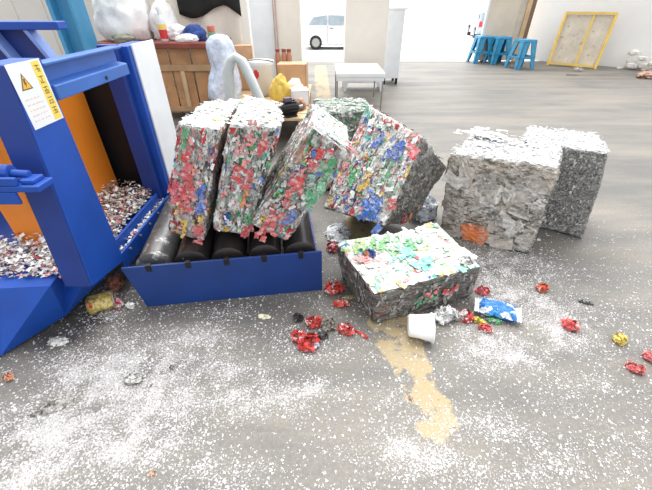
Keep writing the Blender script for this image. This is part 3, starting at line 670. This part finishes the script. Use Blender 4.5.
for sx in (-1,1):
    m=MB(); vs=[];fs=[]
    for i in range(5):
        for j in range(9):
            vs.append(Vector((sx*(L_/2-.004+i*.005), (j/8-.5)*Wd*.95, .020+.0025*(-1)**i+.004*noise.noise(Vector((i*.3,j*.5,sx))))))
    for i in range(4):
        for j in range(8): fs.append((i*9+j,i*9+j+1,(i+1)*9+j+1,(i+1)*9+j))
    m.add(vs,fs); e=m.build('crimped_end',M_whitep,pk); so=e.modifiers.new('thick','SOLIDIFY'); so.thickness=.0015; e['label']='white crimped end'

# ------------------------------------------------------------------ workbench and the clutter behind
wb=thing('workbench','brown wooden workbench with a red brown top at the left wall','workbench',(-1.95,4.85,0))
def wp(mb,name,mt,bv=.005):
    return mb.build(name,mt,wb,bevel=bv)
m=MB(); m.box((-.74,-.38,.80),(.72,.36,.855)); wp(m,'tabletop',M_redwood)
for sx in (-.70,.62):
    for sy in (-.33,.27):
        m=MB(); m.box((sx,sy,0),(sx+.07,sy+.07,.80)); wp(m,'leg',M_woodl)
m=MB()
for k in range(5): m.box((-.62+.25*k,-.30,.08),(-.62+.25*k+.235,-.28,.80))
wp(m,'front_panel',M_wood,.004)
m=MB(); m.box((-.64,-.325,.56),(.63,-.30,.63)); m.box((-.64,-.325,.10),(.63,-.30,.16)); wp(m,'rail',mat('tan_wood',(.45,.28,.15),.6,var=.2))
for xa in (-.20,.22):
    m=MB(); m.box((xa,-.325,.16),(xa+.05,-.30,.56)); wp(m,'stile',M_woodl)
m=MB(); m.box((.655,-.26,.08),(.67,.26,.80)); wp(m,'end_panel',M_wood,.003)
ZB=.857
def blob(name,label,cat,loc,size,mt,seed,amp=.3,sub=3,rz=0,freq=1.6,smooth=True):
    mb=MB(); lump(mb,size,seed,amp,sub=sub,freq=freq); o=mb.build(name,mt,smooth=smooth); o.location=loc; o.rotation_euler=(0,0,rz); return tag(o,label,cat)
sk=blob('sack','big white cloth sack on the left of the workbench','sack',(-2.38,4.86,ZB),(.30,.24,.34),M_sack,51,.26)
blob('sack','smaller white cloth sack between big sack and bottle on the workbench','sack',(-1.98,5.0,ZB),(.14,.18,.26),M_sack,52,.26)
blob('rag','grey green rag at the front edge of the workbench top','rag',(-2.32,4.58,ZB),(.13,.08,.05),mat('grey_green_cloth',(.30,.30,.24),.9,bscale=30),53,.4)
blob('rag','navy blue cloth bundled on the workbench','rag',(-1.56,4.78,ZB),(.13,.12,.10),M_clothblue,54,.3)
blob('rag','white folded cloth in front of the navy cloth on the workbench','rag',(-1.60,4.60,ZB),(.13,.07,.05),M_sack,55,.25)
blob('rag','white plastic bag behind the bottle on the workbench','bag',(-1.78,4.85,ZB),(.12,.12,.10),M_sack,56,.3)
bt=thing('spray_bottle','white bottle with a red label and orange cap on the workbench','bottle',(-1.86,4.62,ZB))
m=MB(); m.lathe([(.035,0),(.042,.006),(.042,.20),(.034,.235),(.016,.26),(.014,.28)],n=20); m.build('bottle_body',M_whitep,bt,smooth=True)
m=MB(); m.lathe([(.0425,.03),(.0432,.03),(.0432,.12),(.0425,.12)],n=20); m.build('bottle_label',M_red,bt)
m=MB(); m.lathe([(.0425,.125),(.0432,.125),(.0432,.17),(.0425,.17)],n=20); m.build('label_stripe',M_lab,bt)
m=MB(); m.lathe([(.018,.27),(.019,.272),(.017,.31),(.010,.32)],n=16); m.box((-.012,-.045,.305),(.012,.012,.325)); m.build('cap',M_whitep,bt)
jr=thing('jar','green jar with a red lid at the right end of the workbench','jar',(-1.32,4.66,ZB))
m=MB(); m.lathe([(.04,0),(.045,.005),(.045,.085),(.036,.10)],n=20); m.build('jar_body',mat('green_glaze',(.18,.30,.17),.3),jr,smooth=True)
m=MB(); m.lathe([(.040,.098),(.042,.10),(.042,.15),(.036,.154)],n=20); m.build('lid',mat('brick_red',(.55,.16,.10),.5),jr)
# cream sheet and black cloth behind the bench
m=MB(); vs=[];fs=[]
for j in range(13):
    for i in range(25):
        u=i/24; v=j/12; vs.append((-2.25+1.15*u, 5.32+.03*math.sin(u*17)*(.4+v*.6)+.02*noise.noise(Vector((u*6,v*5,0))), 1.75-1.73*v))
for j in range(12):
    for i in range(24): fs.append((j*25+i,j*25+i+1,(j+1)*25+i+1,(j+1)*25+i))
m.add(vs,fs); o=m.build('dust_sheet',M_creamcloth,smooth=True); s_=o.modifiers.new('thick','SOLIDIFY'); s_.thickness=.006
tag(o,'cream dust sheet hanging behind the workbench','sheet')
m=MB(); vs=[];fs=[]
for j in range(9):
    for i in range(19):
        u=i/18; v=j/8; low=1.13-.07*math.sin(u*5.5+.4)-.16*max(0,u-.75)*4*.5
        vs.append((-1.86+.78*u, 5.25+.025*math.sin(u*19)+.02*v, 1.72-(1.72-low)*v))
for j in range(8):
    for i in range(18): fs.append((j*19+i,j*19+i+1,(j+1)*19+i+1,(j+1)*19+i))
m.add(vs,fs); o=m.build('draped_cloth',M_clothblack,smooth=True); s_=o.modifiers.new('thick','SOLIDIFY'); s_.thickness=.01
tag(o,'black cloth draped over the top of the cream dust sheet','cloth')
# blue steel building post
m=MB(); m.box((-2.765,4.16,0),(-2.755+.03,4.40,3.0)); m.box((-2.55,4.16,0),(-2.52,4.40,3.0)); m.box((-2.74,4.26,0),(-2.54,4.28,3.0)); 
tag(m.build('steel_post',M_pole,bevel=.003),'sky blue steel building post left of the workbench','post')
# platform with clutter
PZ=.30
pf=thing('pallet','low wooden pallet platform behind the leaning bales','pallet',(-.70,4.35,0))
for k in range(9):
    m=MB(); m.box((-.54,-.85+.19*k,.272),(.50,-.85+.19*k+.165,.298)); m.build('deck_board',M_woodl,pf,bevel=.003)
for x in (-.52,-.05,.42):
    m=MB(); m.box((x,-.84,0),(x+.07,.84,.272)); m.build('bearer',M_wood,pf,bevel=.004)
# plastic bag, tall
m=MB(); vs=[];fs=[]; n=28; prof=[(.02,0),(.17,0),(.20,.08),(.185,.22),(.18,.36),(.15,.50),(.155,.62),(.13,.74),(.12,.84),(.085,.92),(.02,.95)]
for r_,z_ in prof:
    for k in range(n):
        th=2*math.pi*k/n; w=1+.55*noise.noise(Vector((math.cos(th)*1.6,math.sin(th)*1.6,z_*3)))+.10*math.cos(th*7+z_*3)
        vs.append((r_*w*math.cos(th)*.95,r_*w*math.sin(th)*.8,z_))
for i in range(len(prof)-1): fs+=[(i*n+k,i*n+(k+1)%n,(i+1)*n+(k+1)%n,(i+1)*n+k) for k in range(n)]
m.add(vs,fs); o=m.build('plastic_bag',M_pbag,smooth=True); o.location=(-.97,3.22,0)
tag(o,'tall bluish translucent plastic bag standing beside the workbench','bag')
o.location=(-1.12,4.20,PZ); o.scale=(.95,.95,.70)
# grey hoop
m=MB(); path=[]
for t in range(25):
    a_=math.pi*t/24; path.append(Vector((-.92-.17*math.cos(a_)*(1.0 if t<12 else 1.55)+.09*0, 3.36, .30+.52*math.sin(a_)**.8)))
path=[aty(q[0],q[1]+9,3.42) for q in [(231,112),(230,95),(229,78),(228,62),(230,52),(235,48),(241,52),(247,63),(253,76),(259,90),(266,106),(272,120)]]
m.tube(path,.042,14); m.tube([p+Vector((0,.10,-.01)) for p in path],.030,12)
tag(m.build('pipe_hoop',M_hose,smooth=True),'bent grey plastic pipe hoop standing in front of the cardboard','pipe')
def carton(name,label,lo,hi,mt,rz=0,open_=False):
    lo=Vector(lo);hi=Vector(hi); c_=(lo+hi)/2; t=thing(name,label,'box',(c_.x,c_.y,lo.z),rz)
    h=(hi-lo); m=MB(); a_,b_=h.x/2,h.y/2
    m.box((-a_,-b_,0),(a_,-b_+.008,h.z)); m.box((-a_,b_-.008,0),(a_,b_,h.z)); m.box((-a_,-b_,0),(-a_+.008,b_,h.z)); m.box((a_-.008,-b_,0),(a_,b_,h.z)); m.box((-a_,-b_,0),(a_,b_,.008))
    m.build('box_wall',mt,t)
    for s in (-1,1):
        m=MB()
        if open_: m.prism([(s*a_,-b_,h.z),(s*(a_+.09),-b_,h.z+.05),(s*(a_+.09),-b_,h.z+.055),(s*a_,-b_,h.z+.006)],(0,2*b_,0))
        else: m.box((min(0,s*a_),-b_,h.z+.001*(s+1)),(max(0,s*a_),b_,h.z+.006+.001*(s+1)))
        m.build('flap',mt,t)
    return t
carton('cardboard_box','tall brown cardboard box behind the grey pipe hoop',(-1.13,4.80,PZ),(-.92,5.0,.79),M_card,.1)
carton('cardboard_box','wide flat cardboard box behind the ochre sack',(-.60,4.72,PZ),(-.24,4.98,.60),M_card,-.05)
cr=carton('carton','open white carton with a brown roll at the right end of the pallet',(-.38,3.98,PZ),(-.20,4.16,.45),M_whitep,.2)
# bucket
bk=thing('bucket','white plastic bucket with a red mark and black handle','bucket',(-.775,4.55,PZ))
m=MB(); m.lathe([(.11,0),(.125,.004),(.150,.33),(.157,.335),(.157,.35),(.146,.35),(.12,.02),(.02,.015)],n=28); m.build('bucket_wall',M_whitep,bk,smooth=True)
m=MB(); m.lathe([(.02,.350),(.160,.350),(.162,.355),(.160,.372),(.02,.376)],n=28); m.build('lid',M_whitep,bk)
m=MB(); m.tube([Vector((.155*math.cos(math.pi*k/16),-.03-.10*math.sin(math.pi*k/16),.36+.035*math.sin(math.pi*k/16))) for k in range(17)],.006,8); m.build('handle',M_black,bk)
m=MB(); 
for k in range(9):
    a0=-2.05+.05*k
    for j in range(5):
        e=((k-4)/4.5)**2+((j-2)/2.5)**2
        if e<1.05: m.prism([(.1445*math.cos(a0),.1445*math.sin(a0),.20+.018*j),(.1445*math.cos(a0+.05),.1445*math.sin(a0+.05),.20+.018*j),(.1465*math.cos(a0+.05),.1465*math.sin(a0+.05),.218+.018*j),(.1465*math.cos(a0),.1465*math.sin(a0),.218+.018*j)],(math.cos(a0)*.004,math.sin(a0)*.004,0))
m.build('red_mark',M_red,bk)
# small brown jars behind
for i,(px,lab) in enumerate([(279,'brown jar standing next to the white bucket'),(285,'brown jar in the middle of three beside the bucket'),(290,'brown jar rightmost of three behind the cardboard box')]):
    p=aty(px,72,5.05); j=thing('jar',lab,'jar',(p.x,5.05,PZ),group='brown jars behind the bucket')
    m=MB(); m.lathe([(.032,0),(.036,.006),(.036,.36),(.026,.40),(.024,.41)],n=18); m.build('jar_body',mat('amber_brown',(.42,.20,.12),.35),j,smooth=True)
    m=MB(); m.lathe([(.026,.406),(.028,.41),(.028,.44),(.024,.442)],n=16); m.build('lid',M_redwood,j)
blob('sack','ochre yellow cloth sack in front of the bucket on the pallet','sack',(-.52,4.22,PZ),(.11,.13,.17),M_ycloth,61,.32)
blob('sack','cream cloth draped beside the ochre sack','cloth',(-.36,4.32,PZ),(.10,.10,.14),M_creamcloth,62,.3)
blob('rag','dark brown leather rag in front of the white carton','rag',(-.36,3.82,PZ),(.13,.08,.07),mat('dark_brown_leather',(.14,.07,.045),.6,bscale=20),63,.3)
blob('rag','light brown paper roll lying in the white carton','roll',(-.27,3.86,PZ),(.055,.045,.07),mat('tan_paper',(.46,.26,.15),.6),64,.2)
blob('rag','orange brown paper crumpled at the left end of the pallet','paper',(-1.02,3.72,PZ),(.16,.10,.06),mat('orange_paper',(.62,.30,.15),.6,bscale=20),65,.4)
mo=thing('electric_motor','small black electric motor on the pallet between two leaning bales','motor',(-.36,3.58,PZ),R(35))
m=MB(); cyl((-.10,0,.075),(.08,0,.075),[(.02,0),(.055,0),(.062,.08),(.062,.92),(.055,1),(.02,1)],m); m.build('motor_housing',M_black,mo,smooth=True)
m=MB()
for k in range(12):
    a_=2*math.pi*k/12; m.prism([(-.08,.060*math.cos(a_)-.003,.075+.060*math.sin(a_)),(.06,.060*math.cos(a_)-.003,.075+.060*math.sin(a_)),(.06,.072*math.cos(a_)-.003,.075+.072*math.sin(a_)),(-.08,.072*math.cos(a_)-.003,.075+.072*math.sin(a_))],(0,.006,0))
m.build('cooling_fin',M_black,mo)
m=MB(); cyl((.08,0,.075),(.15,0,.075),[(.01,0),(.014,0),(.014,1),(.01,1)],m,14); m.build('shaft',M_steel,mo)
m=MB(); m.box((-.07,-.06,0),(.05,.06,.016)); m.build('foot',M_black,mo)
m=MB(); m.box((-.05,-.02,.14),(.02,.03,.175)); m.build('terminal_box',mat('purple_grey_paint',(.12,.09,.13),.5),mo)

# ------------------------------------------------------------------ back of the hall
m=MB(); m.box((-9,5.6,0),(-2.2,5.72,3.2))
for k in range(17): m.box((-9+.4*k,5.585,0),(-9+.4*k+.03,5.6,3.2))
struct(m.build('wall_left',M_siding))
m=MB(); m.box((-2.2,5.6,0),(-1.05,5.72,3.2)); m.box((-1.75,5.72,0),(-1.65,7.3,3.2)); m.box((-2.75,5.4,0),(-2.2,5.6,3.2)); struct(m.build('wall_back_left',M_wall))
cab=thing('cream_cabinet','tall cream metal cabinet behind the cardboard boxes','cabinet',(-.80,6.95,0))
m=MB(); m.box((-.56,-.25,.06),(.385,.25,2.1)); m.build('cabinet_body',M_cream,cab,bevel=.006)
m=MB(); m.box((-.005,-.262,.10),(.375,-.25,2.06)); m.build('door',M_cream,cab,bevel=.003)
m=MB(); m.box((-.55,-.262,.10),(-.015,-.25,2.06)); m.build('door',M_whitep,cab,bevel=.003)
m=MB(); m.box((-.54,-.24,0),(.37,.24,.06)); m.build('plinth',M_steel,cab)
for dx in (0,.04):
    m=MB(); m.tube([(-.845+dx,6.655,0.0),(-.845+dx,6.655,2.3)],.009,8); tag(m.build('conduit_pipe',mat('brown_conduit',(.50,.33,.26),.5)),('left' if dx==0 else 'right')+' thin brown conduit of two on the front of the cream cabinet','pipe',group='conduits on the cabinet')
lk=thing('locker','pale cream locker on splayed legs behind the white low table','locker',(.615,6.32,0))
m=MB(); m.box((-.32,-.16,.20),(.32,.30,2.1)); m.build('locker_body',M_cream,lk,bevel=.006)
m=MB(); m.box((-.26,-.165,.14),(.27,.28,.20)); m.build('base_rail',M_whitep,lk,bevel=.004)
for sx,sy in ((-.28,-.16),(.28,-.16),(-.28,.28),(.28,.28)):
    m=MB(); m.prism([(sx-.045,sy,.2),(sx+.045,sy,.2),(sx+.02+.03*(1 if sx>0 else -1),sy,0),(sx-.02+.03*(1 if sx>0 else -1),sy,0)],(0,.03 if sy<0 else -.03,0)); m.build('leg',M_whitep,lk,bevel=.002)
lk2=thing('locker','white narrow locker right behind the pale cream locker','locker',(1.17,6.98,0))
m=MB(); m.box((-.15,-.18,.10),(.13,.25,1.12)); m.build('locker_body',M_whitep,lk2,bevel=.006)
m=MB(); m.box((-.16,-.19,1.12),(.17,.26,1.15)); m.build('locker_top',M_whitep,lk2,bevel=.004)
for sx in (-.12,.10):
    for sy in (-.15,.2):
        m=MB(); m.box((sx-.02,sy-.02,0),(sx+.02,sy+.02,.10)); m.build('leg',M_black,lk2)
tb=thing('low_table','white low table with thin dark legs in front of the cream locker','table',(.45,5.42,0))
m=MB(); m.box((-.315,-.45,.425),(.325,.42,.47)); m.build('tabletop',mat('white_laminate',(.80,.82,.84),.4,var=.04),tb,bevel=.004)
m=MB(); m.box((-.31,-.44,.375),(.32,.41,.425)); m.build('apron',M_whitep,tb,bevel=.003)
for sx in (-.30,.305):
    for sy in (-.43,.40):
        m=MB(); m.tube([(sx,sy,.40),(sx,sy,0)],.010,10); m.build('leg',M_steel,tb)
# wall on the right, boards and frame
ang=math.atan2(-1.46,1.9)
Mr=Matrix.Translation((4.85,10.15,0))@Matrix.Rotation(ang,4,'Z')
m=MB()
m.box((0,0,0),(6.5,.15,3.2),M=Mr)
wr=struct(m.build('wall_right',[M_wall,mat('peeling_plaster',(.62,.57,.50),.85,0,.52,(.84,.83,.81),var=.2)]))
m=MB(); r=random.Random(4)
for k in range(60):
    s=r.uniform(.04,.13); x=2.3+2.0*r.random(); z=abs(r.gauss(0,.16))
    lumpM=Mr@Matrix.Translation((x,-.16-.14*r.random(),z*.8))
    lump(m,(s,s*.5,s*.5),k+70,.3,False,M=lumpM,sub=0)
tag(m.build('plaster_rubble',mat('pale_rubble',(.74,.71,.66),.9)),'heap of pale broken plaster along the foot of the right wall','rubble',kind='stuff')
dr=thing('sliding_door','tall beige sliding door leaf with a wood edge beside the stools','door',(4.33,9.66,0))
m=MB(); m.box((-.55,0,.02),(.14,.05,2.6)); m.build('door_panel',M_board,dr,bevel=.004)
m=MB(); m.box((.14,.01,.02),(.30,.055,2.6)); m.build('door_panel',mat('grey_tan_board',(.56,.50,.42),.7,var=.15),dr,bevel=.004)
m=MB(); m.box((-.60,-.01,.0),(-.55,.06,2.6)); m.build('door_stile',M_whitep,dr,bevel=.004)
m=MB(); m.box((.30,-.02,0),(.40,.06,2.6)); m.build('door_stile',M_woodl,dr,bevel=.004)
m=MB(); m.box((.40,-.01,0),(.50,.05,2.6)); m.build('door_edge',mat('dark_brown_wood',(.20,.12,.08),.6),dr,bevel=.004)
# yellow frame leaning on the wall
bl=Vector((5.20,9.05,0)); br_=Vector((5.93,8.46,0)); up=Vector((.16,.22,1.02))
fr=thing('yellow_frame','yellow steel frame with one mid bar leaning on the right wall','frame',(bl+br_)/2)
off=(bl+br_)/2; bl=bl-off; br_=br_-off
for p0,p1,nm in ((bl,bl+up,'side_bar'),(br_,br_+up,'side_bar'),(bl+up,br_+up,'top_bar'),(bl+up*.02,br_+up*.02,'bottom_bar'),(bl*.35+br_*.65-(br_-bl)*.07,bl*.35+br_*.65+up-(br_-bl)*.07,'mid_bar')):
    m=MB(); rad=.030 if nm!='mid_bar' else .020
    m.tube([p0+Vector((0,0,rad if nm=='bottom_bar' else 0)),p1+Vector((0,0,rad if nm=='bottom_bar' else 0))],rad,4); m.build(nm,M_yellow,fr)
m=MB(); m.prism([bl+up*.05+Vector((.03,.10,0)),br_+up*.05+Vector((.0,.10,0)),br_+up*.97+Vector((0,.03,0)),bl+up*.97+Vector((.03,.03,0))],(.01,.015,0)); m.build('back_board',mat('stained_board',(.66,.60,.50),.8,0,.58,(.46,.38,.30),var=.15,vscale=4),fr)
litter('concrete_chunk','pale concrete chunk at the foot of the yellow frame','chunk',578,71,(.10,.06,.05),(.70,.64,.58),seed=81)
litter('wood_offcut','dark offcut on the floor in front of the yellow frame','offcut',572,75,(.16,.05,.02),(.22,.19,.17),seed=82,amp=.2)
litter('brick_pile','reddish brown brick piece at the far right by the wall','brick',648,78,(.30,.16,.10),(.42,.24,.17),seed=83,amp=.2,sc=6)
# stools
def stool():
    t=thing('plastic_stool','','stool')
    s=.16; b=.225; h=.56
    m=MB(); m.box((-s,-s,h-.025),(s,s,h)); m.box((-s-.008,-s-.008,h-.05),(s+.008,s+.008,h-.022)); m.build('seat',M_stool,t,bevel=.012)
    for sx in (-1,1):
        for sy in (-1,1):
            m=MB(); z1=h-.04; w1=.10; w0=.085; th=.02
            # two meeting tapered blades give the L shaped leg
            for ax_ in (0,1):
                pts=[]
                for (z_,o_,w_) in ((z1,s,w1*1.4),(0,b,w0)):
                    a0=o_; a1=o_-w_
                    pts.append((a0,z_)); pts.append((a1,z_))
                quad=[pts[0],pts[1],pts[3],pts[2]]
                P_=[]
                for (al,z_) in quad:
                    oo=s if z_>0 else b
                    P_.append((sx*al,sy*oo,z_) if ax_==0 else (sx*oo,sy*al,z_))
                m.prism(P_,(0,-sy*th,0) if ax_==0 else (-sx*th,0,0))
            m.build('leg',M_stool,t,bevel=.004)
    m=MB()
    for sx in (-1,1): m.box((sx*.195-.012,-.19,.20),(sx*.195+.012,.19,.25)); m.box((-.19,sx*.195-.012,.20),(.19,sx*.195+.012,.25))
    m.build('brace',M_stool,t,bevel=.003)
    return t
st0=stool(); g='blue plastic stools by the sliding door'
for i,(px,py,rz,lab) in enumerate([(518,68,.25,'rightmost blue plastic stool, nearest of the three'),(495.5,63.5,.15,'middle blue plastic stool of the three by the beige door'),(478.5,62.3,.1,'leftmost blue plastic stool, by the white edge of the beige door')]):
    o=st0 if i==0 else copy_tree(st0)
    p=at(px,py); o.location=p; o.rotation_euler=(0,0,rz); o['label']=lab; o['group']=g

# ------------------------------------------------------------------ outside
m=MB(); m.box((-120,9.77,-.75),(160,400,-.70)); struct(m.build('ground_outside',M_concout))
def car(label,loc,rz,paint):
    t=thing('parked_car',label,'car',loc,rz)
    prof=[(-1.85,.30),(-1.88,.62),(-1.72,.98),(-1.42,1.36),(-.9,1.46),(.15,1.45),(.55,1.30),(1.0,.98),(1.65,.86),(1.85,.66),(1.88,.32),(1.6,.22),(-1.6,.22)]
    m=MB(); n=len(prof); rows=[(-.80,1.0),(-.72,1.03),(.72,1.03),(.80,1.0)]
    vs=[Vector((x*(1 if k in(1,2) else .985), y*(1 if z<.95 else .86), z)) for k,(y,_) in enumerate(rows) for x,z in prof]
    fs=[(k*n+i,k*n+(i+1)%n,(k+1)*n+(i+1)%n,(k+1)*n+i) for k in range(3) for i in range(n)]
    fs+=[tuple(range(n))[::-1],tuple(range(3*n,4*n))]
    m.add(vs,fs); m.build('car_body',paint,t,bevel=.03)
    for s in (-1,1):
        for quad in ([(-1.48,1.0),(-1.25,1.30),(-.62,1.38),(-.62,1.0)],[(-.55,1.0),(-.55,1.385),(.12,1.37),(.42,1.25),(.80,.99)]):
            m=MB(); m.prism([(x,s*(.80 if z<1.1 else .70),z) for x,z in quad],(0,s*.006,0)); m.build('side_window',M_glass,t)
        m=MB(); m.box((-.50,min(s*.80,s*.83),.86),(-.32,max(s*.80,s*.83),.89)); m.build('door_handle',M_black,t)
        m=MB(); m.box((-.60,min(s*.795,s*.806),.30),(-.585,max(s*.795,s*.806),.98)); m.build('door_seam',M_black,t)
    m=MB(); m.prism([(1.03,-.62,.995),(1.03,.62,.995),(.60,.55,1.285),(.60,-.55,1.285)],(.02,0,.015)); m.build('windscreen',M_glass,t)
    m=MB(); m.prism([(-1.745,-.60,1.0),(-1.745,.60,1.0),(-1.46,.55,1.32),(-1.46,-.55,1.32)],(-.02,0,.012)); m.build('rear_window',M_glass,t)
    for s in (-1,1):
        m=MB(); m.box((1.78,s*.62-.14,.64),(1.88,s*.62+.14,.76)); m.build('headlight',M_whitep,t)
        m=MB(); m.box((-1.90,s*.66-.09,.64),(-1.82,s*.66+.09,.90)); m.build('tail_light',M_red,t)
    m=MB(); m.box((-1.55,-.76,.20),(1.55,.76,.30)); m.build('underbody',M_black,t)
    for x in (-1.15,1.2):
        for s in (-1,1):
            m=MB(); cyl((x,s*.62,.30),(x,s*.82,.30),[(.17,0),(.28,0),(.30,.15),(.30,.85),(.28,1),(.19,1)],m,26); w=m.build('wheel',M_tyre,t)
            m=MB(); cyl((x,s*.80,.30),(x,s*.828,.30),[(.02,0),(.19,0),(.19,.8),(.06,1),(.02,1)],m,10); m.build('rim',M_steel,w)
    return t
p=at(315,50,-.7)
car('white hatchback parked outside between the two cream cabinets',(p.x+1.17+.02,p.y+.82,-.70),0,M_carw)
p=at(480,38,-.7)
car('grey blue car parked outside left of the sliding door',(p.x+.55,p.y+1.0,-.70),R(80),M_carg)

# ------------------------------------------------------------------ light and camera
w=bpy.data.worlds.new('sky'); bpy.context.scene.world=w; w.use_nodes=True
N=w.node_tree.nodes; L=w.node_tree.links; bg=N['Background']
tc=N.new('ShaderNodeTexCoord'); sepz=N.new('ShaderNodeSeparateXYZ'); L.new(tc.outputs['Generated'],sepz.inputs[0])
rp=ramp(N,L,sepz.outputs[2],[(.0,(.50,.51,.53)),(.35,(.62,.63,.65)),(1,(.9,.9,.9))])
ry=ramp(N,L,sepz.outputs[1],[(.15,(1,1,1)),(.9,(2.2,2.2,2.2))])       # the bright open side of the hall
rx=ramp(N,L,sepz.outputs[0],[(.0,(1,1,1)),(.8,(1.6,1.6,1.6))])
L.new(mixc(N,L,1.0,mixc(N,L,1.0,rp,ry,'MULTIPLY'),rx,'MULTIPLY'),bg.inputs[0]); bg.inputs[1].default_value=1.0
sd=bpy.data.lights.new('daylight','SUN'); sd.energy=2.6; sd.angle=R(50); sd.color=(1,.985,.96)
so=bpy.data.objects.new('daylight',sd); C.objects.link(so)
so.rotation_euler=Vector((.15,-.55,-1)).to_track_quat('-Z','Y').to_euler()
cd=bpy.data.cameras.new('camera'); cd.sensor_width=36; cd.lens=F/652*36; cd.clip_start=.02; cd.clip_end=200
co_=bpy.data.objects.new('camera',cd); C.objects.link(co_); co_.location=(0,0,H); co_.rotation_euler=(math.pi/2-P,0,0)
sc=bpy.context.scene; sc.camera=co_
vs_=sc.view_settings; vs_.view_transform='Standard'; vs_.look='None'; vs_.gamma=1; vs_.use_curve_mapping=False; vs_.exposure=.8
